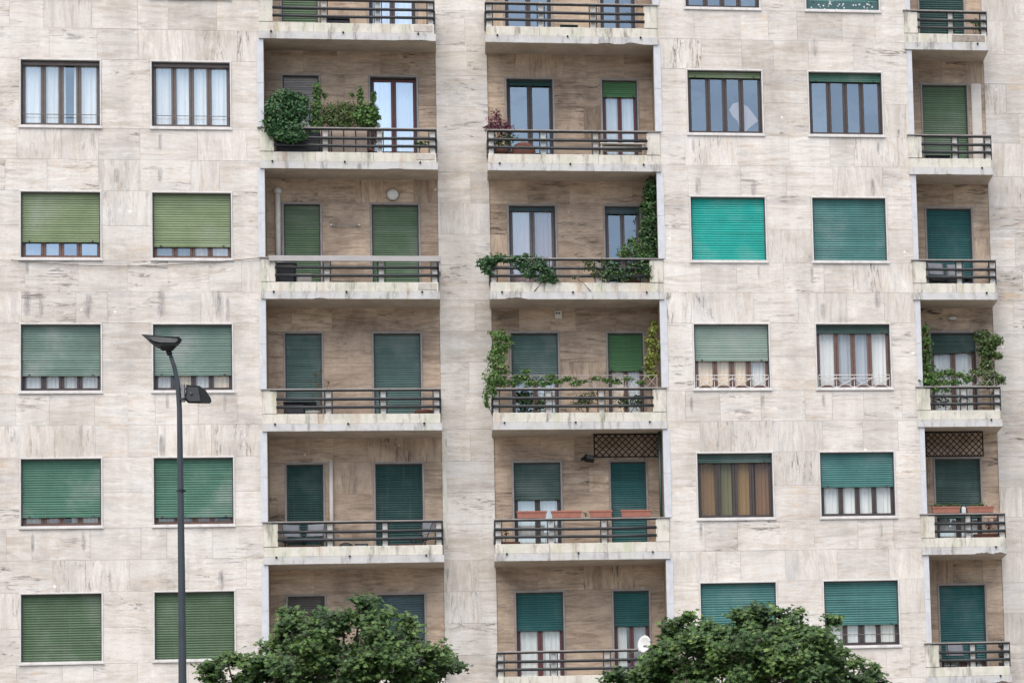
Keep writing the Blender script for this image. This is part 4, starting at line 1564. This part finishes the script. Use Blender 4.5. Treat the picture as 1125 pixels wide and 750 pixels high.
# bay 3, second balcony
fz = floor_z(1)
mb = MB()
q0, q1 = at(1066.5, 92, BD - .06), at(1077.5, 92, BD - .06)
mb.box(q0.x, q1.x, BD - .07, BD - .03, fz + .12, q0.z, 0, .008)
mb.box(q0.x + .03, q1.x - .03, BD - .076, BD - .0705, fz + .2, q0.z - .08, 0, .003)
tag(mb.build('leaning_panel', ['cream_board']), 'tall pale board standing against the wall beside a green shutter', 'board')
q = at(1030, 165, .4)
mb = MB()
mb.box(q.x - .3, q.x + .28, .25, .55, fz + .02, fz + .36, 0, .03)
mb.box(q.x - .31, q.x + .29, .24, .56, fz + .361, fz + .39, 0, .01)
tag(mb.build('storage_crate', ['slate_plastic']), 'black crate behind the rails of the corner balcony with pale board', 'crate')
# bay 3, third balcony
fz = floor_z(2)
chair(at(1030, 300, .4).x, .35, fz, .2, 'grey chair at the left end of the corner balcony under petrol shutter', 'slate_plastic', 'grey_fabric')
chair(at(1050, 300, .4).x, .45, fz, -.1, 'grey chair near the middle post, corner balcony under petrol shutter', 'slate_plastic', 'grey_fabric')
# bay 3, fourth balcony
fz = floor_z(3)
zr = slab_z(3) + 1.01
q = at(1046.5, 349.5, BD - .05)
root = empty('wall_lamp', (q.x, BD, q.z), 'flat oval lamp on the wall above the overgrown corner balcony', 'wall lamp')
mb = MB()
mb.box(q.x - .10, q.x + .10, BD - .03, BD - .001, q.z - .05, q.z + .05, 0, .01)
mb.build('base', 'steel_bracket', root)
xf = Matrix.Translation((q.x, BD - .03, q.z)) @ Matrix.Rotation(math.radians(90), 4, 'X') @ Matrix.Diagonal((1, .42, 1, 1))
mb = MB()
mb.lathe([(.12, 0), (.118, .03), (.09, .06), (.05, .075), (.01, .08)], 20, 0, (0, 0, 0), xf)
mb.build('lamp_cover', 'cream_board', root, True)
trellis(fx(1029, 420), fx(1093, 420), .03, zr + .01, zr + .32, 'short wire trellis on the rail of the overgrown corner balcony', 6)
plant('climbing_shrub', 'narrow green climber on the left wall of the overgrown corner balcony', 'climber',
      [B(1017, 362, .35, .1, .16, .2), B(1018, 376, .35, .16, .18, .22), B(1018, 390, .35, .16, .18, .2), B(1019, 403, .3, .17, .18, .2), B(1021, 412, .2, .2, .18, .14), B(1015, 419, .05, .2, .16, .1), B(1025, 419, .05, .22, .16, .14)],
      'fresh_leaf', 1300, .085, seed=50, base=fz)
plant('climbing_shrub', 'broad green climber spilling round the right end of the corner balcony', 'climber',
      [B(1079, 368, .45, .22, .2, .14), B(1085, 376, .4, .30, .24, .22), B(1094, 374, .3, .2, .2, .18), B(1086, 388, .4, .24, .2, .2), B(1097, 391, .25, .14, .14, .1), B(1079, 384, .45, .16, .16, .16), B(1084, 401, .4, .2, .18, .18), B(1075, 410, .1, .26, .14, .12), B(1088, 412, .1, .24, .14, .14), B(1099, 417, .05, .14, .12, .14), B(1086, 422, .1, .24, .12, .12), B(1073, 372, .45, .1, .1, .12)],
      'olive_leaf', 2900, .08, seed=51, base=fz)
plant('trailing_vine', 'leafy vine covering the trellis before the white curtained corner door', 'vine',
      [B(1032, 411, .03, .2, .07, .14), B(1042, 410, .03, .22, .07, .14), B(1055, 412, .03, .2, .06, .13), B(1063, 416, .03, .2, .06, .12), B(1036, 420, .03, .24, .07, .1), B(1050, 420, .03, .22, .07, .1), B(1029, 427, 0, .16, .08, .1), B(1041, 428, 0, .14, .06, .08)],
      'fresh_leaf', 4200, .07, seed=52, base=zr, shell=.9)
plant('potted_plant', 'shadowy pot plants low behind the rails of the overgrown corner balcony', 'plant',
      [B(1035, 440, .3, .26, .12, .2), B(1056, 440, .3, .2, .12, .16)], 'ivy_leaf', 900, .07, pot=(at(1040, 448, .3).x, .3, .14, .24, 'clay_dark'), seed=53, base=fz)
# bay 3, fifth balcony
fz = floor_z(4)
zr = slab_z(4) + 1.01
q0, q1 = at(1017, 501.5, .55), at(1080, 478, .55)
lattice(max(q0.x, XC + .012), q1.x, .55, q0.z, slab_z(3) - .005, 'dark wooden lattice under the slab of the corner balcony bay')
x0, x1 = fx(1024.5, 560), fx(1055, 560)
trough(x0, x1, .02, zr + .012, 'terracotta trough with low dark greenery on the corner balcony rail', h=.155)
plant('trough_plant', 'low dark greenery growing in the left corner balcony trough', 'plant',
      [(x0 + (x1 - x0) * u, .02, zr + .20, .12, .07, .07) for u in (.08, .28, .5, .72, .92)], 'ivy_leaf', 1700, .055, seed=55, base=zr + .13)
x0, x1 = fx(1062.5, 560), fx(1092, 560)
trough(x0, x1, .02, zr + .012, 'terracotta trough at the open end of the corner balcony rail', h=.155)
plant('trough_plant', 'clipped dark greenery in the right corner balcony trough', 'plant',
      [(x0 + (x1 - x0) * u, .03, zr + .20, .12, .06, .08) for u in (.3, .48, .6)], 'ivy_leaf', 1700, .055, seed=56, base=zr + .13)
mb = MB()
q = at(1058.5, 558, .05)
mb.box(q.x - .055, q.x + .055, -.02, .10, zr + .001, zr + .14, 0, .012)
mb.box(q.x - .035, q.x + .035, .0, .08, zr + .1405, zr + .17, 0, .01)
tag(mb.build('white_jar', ['white_plastic']), 'white plastic jar between the two corner balcony troughs', 'jar')
q = at(1085, 580, .4)
plant('potted_plant', 'dark reddish pot plant behind the rails at the open corner end', 'plant', [B(1086, 576, .45, .12, .1, .14), B(1094, 572, .4, .08, .08, .16)], 'purple_leaf', 900, .07, pot=(q.x, .4, .16, .3, 'clay_dark'), seed=57, base=fz)
q0, q1 = at(1070, 592, .3), at(1096, 592, .3)
trough(q0.x, q1.x, .3, fz + .16, 'dark red trough on the floor at the open end of corner balcony', 'clay_dark', .2)
mb = MB()
mb.box(q0.x + .02, q1.x - .02, .22, .38, fz, fz + .159, 0, .01)
tag(mb.build('trough_stand', 'cane'), 'low stand carrying the dark red trough on the corner balcony', 'stand')
# bay 3, sixth balcony
fz = floor_z(5)
mb = MB()
q = at(1101, 720, .5)
for z in (.25, .5, .75):
    mb.box(q.x - .08, q.x + .06, .42, .56, fz + z, fz + z + .13, 0, .03)
mb.tube([(q.x, .49, fz), (q.x, .49, fz + .95)], .012, 6)
mb.tube([(q.x, .49, fz), (q.x, .49, fz + .02)], .14, 12)
tag(mb.build('hanging_rack', ['slate_plastic']), 'black upright rack at the open end of the lowest corner balcony', 'rack')
chair(at(1052, 722, .4).x, .4, fz, .15, 'grey chair behind the rails of the lowest corner balcony', 'slate_plastic', 'grey_fabric')

# small switch box on the wall of bay 2
q = at(613.3, 346, BD)
root = empty('junction_box', (q.x, BD, q.z), 'small pale junction box under the slab above climbers', 'junction box')
mb = MB()
mb.box(q.x - .085, q.x + .085, BD - .07, BD - .0005, q.z - .10, q.z + .10, 0, .01)
mb.build('housing', 'cream_board', root)
mb = MB()
for dx in (-.04, .02):
    mb.box(q.x + dx - .02, q.x + dx + .02, BD - .074, BD - .0705, q.z + .01, q.z + .05)
mb.build('cable_entry', 'slate_plastic', root)

# ------------------------------------------------------------------ street lamp
YL = -27.5
b0 = at(200.5, 750, YL)
PXL = (YL - CAM[1]) / F * 1.03


def lp(px, py, dy=0.0):
    q = at(px, py, YL + dy)
    return q


root = empty('street_lamp', (b0.x + .005, YL, .12), 'slim dark grey street lamp with angled flat head and small side floodlight', 'street lamp')
axis = [lp(200.5, 750), lp(199.8, 660), lp(198.2, 530), lp(197.2, 450), lp(195.5, 422), lp(191.5, 403), lp(186.5, 388)]
mb = MB()
foot = Vector((axis[0].x + .02, YL, .12))
mb.tube([foot, foot + Vector((0, 0, 1.2)), foot + Vector((0, 0, 1.25))] + axis, [.13, .125, .095, .062, .056, .048, .040, .037, .033, .030], 16)
mb.tube([foot, foot + Vector((0, 0, .03))], .2, 16)
mb.build('pole', 'lamp_paint', root, True)
mb = MB()
q = lp(199, 539)
mb.tube([q + Vector((-.075, 0, 0)), q + Vector((.075, 0, 0))], .012, 8)
mb.tube([q + Vector((0, 0, -.02)), q + Vector((0, 0, .02))], .056, 14)
mb.build('clamp_bolt', 'lamp_dark', root)
# lamp head: a shallow boat with a flat lid; the glass on its front slope
qc = lp(179, 373)
L = lambda px, py, dy: lp(px, py, dy)
top = [(155.3, 367.0), (168, 368.0), (182, 369.0), (197, 370.0), (199.8, 373)]
rim = [(155.3, 367.4), (163, 374), (176, 380), (193, 379), (199.5, 374.5)]
keel = [(156.2, 368), (168, 379), (178.5, 385.0), (190, 385.0), (199, 376)]
V, Fc = [], []
half = [.02, .13, .17, .17, .10]
for (t_, r_, k_, h) in zip(top, rim, keel, half):
    V += [lp(*t_, -h), lp(*t_, h), lp(*r_, h * .95), lp(*k_, h * .35), lp(*k_, -h * .35), lp(*r_, -h * .95)]
for i in range(4):
    for j in range(6):
        a, b_ = i * 6 + j, i * 6 + (j + 1) % 6
        Fc.append((a, b_, b_ + 6, a + 6))
Fc += [tuple(range(5, -1, -1)), tuple(range(24, 30))]
mb = MB()
mb.mesh(V, Fc)
mb.tube([lp(186.5, 389), lp(183.5, 381)], .045, 12)
mb.build('lamp_head', 'lamp_dark', root)
mb = MB()
gl = [(164, 370.3), (170, 369.9), (194, 371.8), (195.5, 373.5), (192.5, 376.2), (176, 376), (168, 374.2)]
mb.mesh([lp(a, b_, -.178) for a, b_ in gl] + [lp(a, b_, -.15) for a, b_ in gl], [tuple(range(7))] + [(k, (k + 1) % 7, 7 + (k + 1) % 7, 7 + k) for k in range(7)])
mb.build('lamp_glass', 'lamp_lens', root)
# side floodlight
mb = MB()
prof = [(204.5, 422.3), (219, 423.6), (226, 428.5), (231.5, 437), (232.5, 441), (230.5, 443.2), (207, 442.8), (203.3, 439.5)]
fr = [lp(a, b_, -.10) for a, b_ in prof]
bk_ = [lp(a, b_, .12) for a, b_ in prof]
mb.mesh(fr + bk_, [tuple(range(8)), tuple(range(15, 7, -1))] + [(k, k + 8, 8 + (k + 1) % 8, (k + 1) % 8) for k in range(8)])
body = mb.build('floodlight', 'lamp_dark', root)
mb = MB()
dr = [(206.5, 425), (217.5, 425.5), (220.5, 440.5), (208.5, 440.8), (205, 438)]
mb.mesh([lp(a, b_, -.135) for a, b_ in dr] + [lp(a, b_, -.1005) for a, b_ in dr], [tuple(range(5))] + [(k, (k + 1) % 5, 5 + (k + 1) % 5, 5 + k) for k in range(5)])
mb.build('gear_box', 'slate_plastic', body)
mb = MB()
mb.tube([lp(198, 429, -.05), lp(203, 426, -.05), lp(211, 433, -.15)], .016, 8)
mb.tube([lp(198, 439, -.05), lp(205, 436, -.12)], .014, 8)
mb.box(lp(199.3, 430, 0).x, lp(203.4, 430, 0).x, YL - .07, YL + .06, lp(200, 441, 0).z, lp(200, 422, 0).z, 1, .01)
mb.build('bracket', ['lamp_paint', 'steel_bracket'], body)


# ------------------------------------------------------------------ trees
def tree(label, base, Y, blobs, seed, trunk_r=.13):
    rn = random.Random(seed)
    root = empty('street_tree', (base.x, Y, .12), label, 'tree', 'leafy street trees along the pavement')
    pts = [Vector((base.x, Y, .12)), Vector((base.x + .05, Y, 1.6)), Vector((base.x - .04, Y + .03, 3.0)), Vector((base.x + .03, Y, 4.4))]
    mb = MB()
    mb.tube(pts + [pts[-1] + Vector((.05, 0, 1.4))], [trunk_r * 1.25, trunk_r, trunk_r * .9, trunk_r * .75, trunk_r * .35], 12)
    leaves = MB()
    shp = leaf_shape('maple')
    for (c, r, n) in blobs:
        c = Vector(c)
        s = pts[2] + (pts[3] - pts[2]) * rn.uniform(0, 1)
        mid_ = (s + c) / 2 + Vector((rn.uniform(-.2, .2), rn.uniform(-.2, .2), -.15 + rn.uniform(-.1, .1)))
        mb.tube([s, mid_, c], [trunk_r * .36, trunk_r * .22, .016], 7, cap=False)
        # each limb ends in a few separate boughs with air between them
        nb = 3 if r > .28 else 2
        for q in range(nb):
            e = Vector((rn.gauss(0, 1), rn.gauss(-.2, 1), rn.gauss(.35, .8)))
            e.normalize()
            cc = c + e * r * rn.uniform(.45, .95)
            rr = r * rn.uniform(.38, .64)
            mb.tube([c, (c + cc) / 2 + Vector((0, 0, -.03)), cc], [.016, .012, .008], 5, cap=False)
            bt = rn.gauss(0, .15) + .10 * e.z
            for k in range(max(5, int(n * 1.55 / nb))):
                d = Vector((rn.gauss(0, 1), rn.gauss(-.15, 1), rn.gauss(.15, .75)))
                d.normalize()
                ln = rr * rn.uniform(.5, 1.5)
                tip = cc + Vector((d.x * ln * 1.1, d.y * ln * 1.1, d.z * ln * .62))
                mid2 = cc + d * ln * .5 + Vector((0, 0, .06 * ln))
                if k % 2 == 0:
                    mb.tube([cc, mid2, tip], [.008, .006, .003], 4, cap=False)
                sb = rn.gauss(0, .10)
                for j in range(rn.randint(8, 13)):
                    u = rn.uniform(.3, 1.1)
                    p = (cc.lerp(mid2, u * 2) if u < .5 else mid2.lerp(tip, u * 2 - 1))
                    p = p + Vector((rn.gauss(0, .07), rn.gauss(0, .07), rn.gauss(-.03, .05)))
                    nr = Vector((rn.gauss(0, .42) + d.x * .35, rn.gauss(-.5, .42) + d.y * .3, .9 + rn.gauss(0, .3)))
                    add_leaf(leaves, p, nr, rn.uniform(.08, .155), shp, rn, min(1, max(0, rn.gauss(.46 + bt + sb, .20))), .6)
    mb.build('trunk', 'bark', root, True)
    leaves.build('crown', 'tree_leaf', root)
    return root


def TB(px, py, rpx, n, Y, dy=0.0):
    q = at(px, py, Y + dy)
    return ((q.x, q.y, q.z), rpx * (Y + dy - CAM[1]) / F, n)


YT = -22.0
lt = at(365, 900, YT)
spec = [(378, 682, 24, 30, -.3), (410, 676, 17, 18, .2), (418, 692, 26, 34, -.4), (396, 700, 26, 34, -.7), (446, 706, 26, 32, 0), (470, 720, 26, 30, -.3), (492, 722, 10, 8, .1), (330, 697, 22, 26, 0), (345, 712, 28, 36, -.7),
        (310, 712, 20, 22, .2), (250, 728, 15, 14, .1), (242, 737, 17, 18, -.2), (268, 744, 20, 22, 0), (300, 738, 28, 34, -.5), (330, 742, 32, 42, -.9), (370, 735, 34, 46, -1.0), (410, 732, 34, 46, -.9), (448, 738, 32, 40, -.6),
        (480, 748, 24, 28, -.2), (407, 664, 7, 6, .1), (362, 704, 20, 22, .5), (225, 748, 14, 12, 0), (345, 690, 12, 10, .2), (318, 690, 12, 10, .1), (335, 750, 34, 50, -.4), (375, 755, 36, 54, -.5), (420, 752, 36, 54, -.4), (455, 757, 30, 40, -.2), (295, 755, 28, 36, -.2), (395, 720, 30, 44, .2), (430, 718, 26, 36, .3), (355, 728, 28, 40, .3), (405, 742, 34, 50, .6), (350, 748, 34, 50, .6), (270, 755, 22, 24, .1)]
rn = random.Random(76)
spec += [(a + rn.uniform(-.8, .8) * r, b_ - r * rn.uniform(.85, 1.2), rn.uniform(6, 10), 5, dy) for a, b_, r, n, dy in list(spec) if b_ < 725 and rn.random() < .7]
blobs = [TB(a, b_, r, n, YT, dy) for a, b_, r, n, dy in spec]
rn = random.Random(77)
for k in range(26):                                     # the crown below the picture
    a = rn.uniform(0, 2 * PI)
    blobs.append(((lt.x + math.cos(a) * rn.uniform(.3, 1.7), YT + math.sin(a) * rn.uniform(.2, 1.3), rn.uniform(5.2, 7.6)), rn.uniform(.45, .7), 22))
tree('leafy maple like tree in front of the first balcony bay, right of the lamp', lt, YT, blobs, 61)
rt = at(815, 900, YT)
spec = [(830, 684, 16, 18, .1), (822, 697, 24, 30, -.4), (858, 692, 18, 20, .2), (880, 690, 14, 14, .2), (905, 694, 17, 16, 0), (870, 708, 28, 38, -.6), (800, 706, 26, 34, -.5), (770, 700, 24, 30, 0), (750, 700, 20, 22, .2), (742, 716, 26, 34, -.5),
        (775, 722, 30, 42, -.9), (727, 727, 18, 24, .1), (724, 742, 24, 34, -.3), (690, 738, 12, 14, .1), (672, 744, 14, 12, -.1), (700, 752, 24, 26, -.2), (815, 722, 32, 46, -1.0), (852, 728, 32, 46, -.9), (895, 720, 28, 36, -.4), (920, 728, 24, 30, -.1),
        (938, 737, 18, 20, 0), (960, 735, 9, 7, .1), (950, 750, 18, 18, 0), (750, 744, 34, 44, -.9), (800, 745, 36, 46, -1.1), (850, 748, 34, 44, -1.0), (900, 746, 32, 38, -.5), (828, 674, 8, 6, .1), (852, 682, 8, 6, 0), (735, 696, 12, 12, .2), (770, 745, 34, 50, -.4), (820, 752, 36, 54, -.5), (870, 752, 36, 54, -.4), (790, 718, 28, 40, .4), (840, 716, 28, 40, .4), (880, 728, 28, 40, .4), (815, 738, 34, 50, .6), (765, 735, 30, 44, .5), (865, 742, 32, 48, .5), (915, 752, 26, 34, -.1), (735, 755, 26, 34, -.1)]
rn = random.Random(79)
spec += [(a + rn.uniform(-.8, .8) * r, b_ - r * rn.uniform(.85, 1.2), rn.uniform(6, 10), 5, dy) for a, b_, r, n, dy in list(spec) if b_ < 722 and 750 < a and rn.random() < .7]
blobs = [TB(a, b_, r, n, YT, dy) for a, b_, r, n, dy in spec]
rn = random.Random(78)
for k in range(28):
    a = rn.uniform(0, 2 * PI)
    blobs.append(((rt.x + math.cos(a) * rn.uniform(.3, 1.9), YT + math.sin(a) * rn.uniform(.2, 1.3), rn.uniform(5.0, 7.3)), rn.uniform(.45, .7), 22))
tree('leafy maple like tree below the bright teal shutter, beside the satellite dish', rt, YT, blobs, 62)


# ------------------------------------------------------------------ ground
def sheet(name, x0, x1, y0, y1, z, mat, thick=0.0):
    mb = MB()
    if thick:
        mb.box(x0, x1, y0, y1, z - thick, z, 0)
    else:
        mb.face([(x0, y0, z), (x1, y0, z), (x1, y1, z), (x0, y1, z)])
    o = mb.build(name, mat)
    o['kind'] = 'structure'
    return o


sheet('ground', -900, 900, -900, 900, -.02, 'paving')
sheet('road', -300, 300, -60, -30, -.01, 'asphalt')
sheet('pavement', -300, 300, -29.85, 14, .12, 'paving', .12)
sheet('kerb', -300, 300, -30, -29.85, .125, 'kerb_stone', .125)
mb = MB()
for k in range(-20, 21):
    mb.face([(k * 6, -45.08, -.004), (k * 6 + 3, -45.08, -.004), (k * 6 + 3, -44.92, -.004), (k * 6, -44.92, -.004)])
o = mb.build('road_markings', 'road_paint')
o['kind'] = 'structure'

# ------------------------------------------------------------------ light
EL, AZ = math.radians(68), math.radians(205)
w = bpy.data.worlds.new('World')
scene.world = w
w.use_nodes = True
t = w.node_tree
sky = t.nodes.new('ShaderNodeTexSky')
sky.sky_type = 'NISHITA'
sky.sun_disc = False
sky.sun_elevation = EL
sky.sun_rotation = AZ
sky.air_density = 1.0
sky.dust_density = 4.5
sky.ozone_density = 1.0
cl = noise(t, mapping(t, t.nodes.new('ShaderNodeTexCoord').outputs['Generated'], (2.2, 2.2, 5.5)), 1.6, 6, .58, .6)
t.links.new(mix(t, sky.outputs[0], ramp(t, cl, [(.34, (.62, .64, .68)), (.5, (1.0, 1.0, 1.0)), (.66, (1.55, 1.5, 1.42))]), 1.0, 'MULTIPLY'), t.nodes['Background'].inputs['Color'])
t.nodes['Background'].inputs['Strength'].default_value = .095
sd = bpy.data.lights.new('sun', 'SUN')
sd.energy = 1.5
sd.angle = math.radians(75)
sd.color = (1.0, .968, .925)
so = bpy.data.objects.new('sun', sd)
COL.objects.link(so)
sdir = Vector((math.sin(AZ) * math.cos(EL), math.cos(AZ) * math.cos(EL), math.sin(EL)))
so.rotation_euler = (-sdir).to_track_quat('-Z', 'Y').to_euler()
so.location = (0, -40, 60)

scene.view_settings.view_transform = 'Standard'
scene.view_settings.look = 'None'
scene.view_settings.exposure = 1.5
scene.view_settings.gamma = 1.0
scene.render.engine = 'CYCLES'
scene.cycles.max_bounces = 6
scene.cycles.transparent_max_bounces = 8
scene.cycles.use_denoising = True
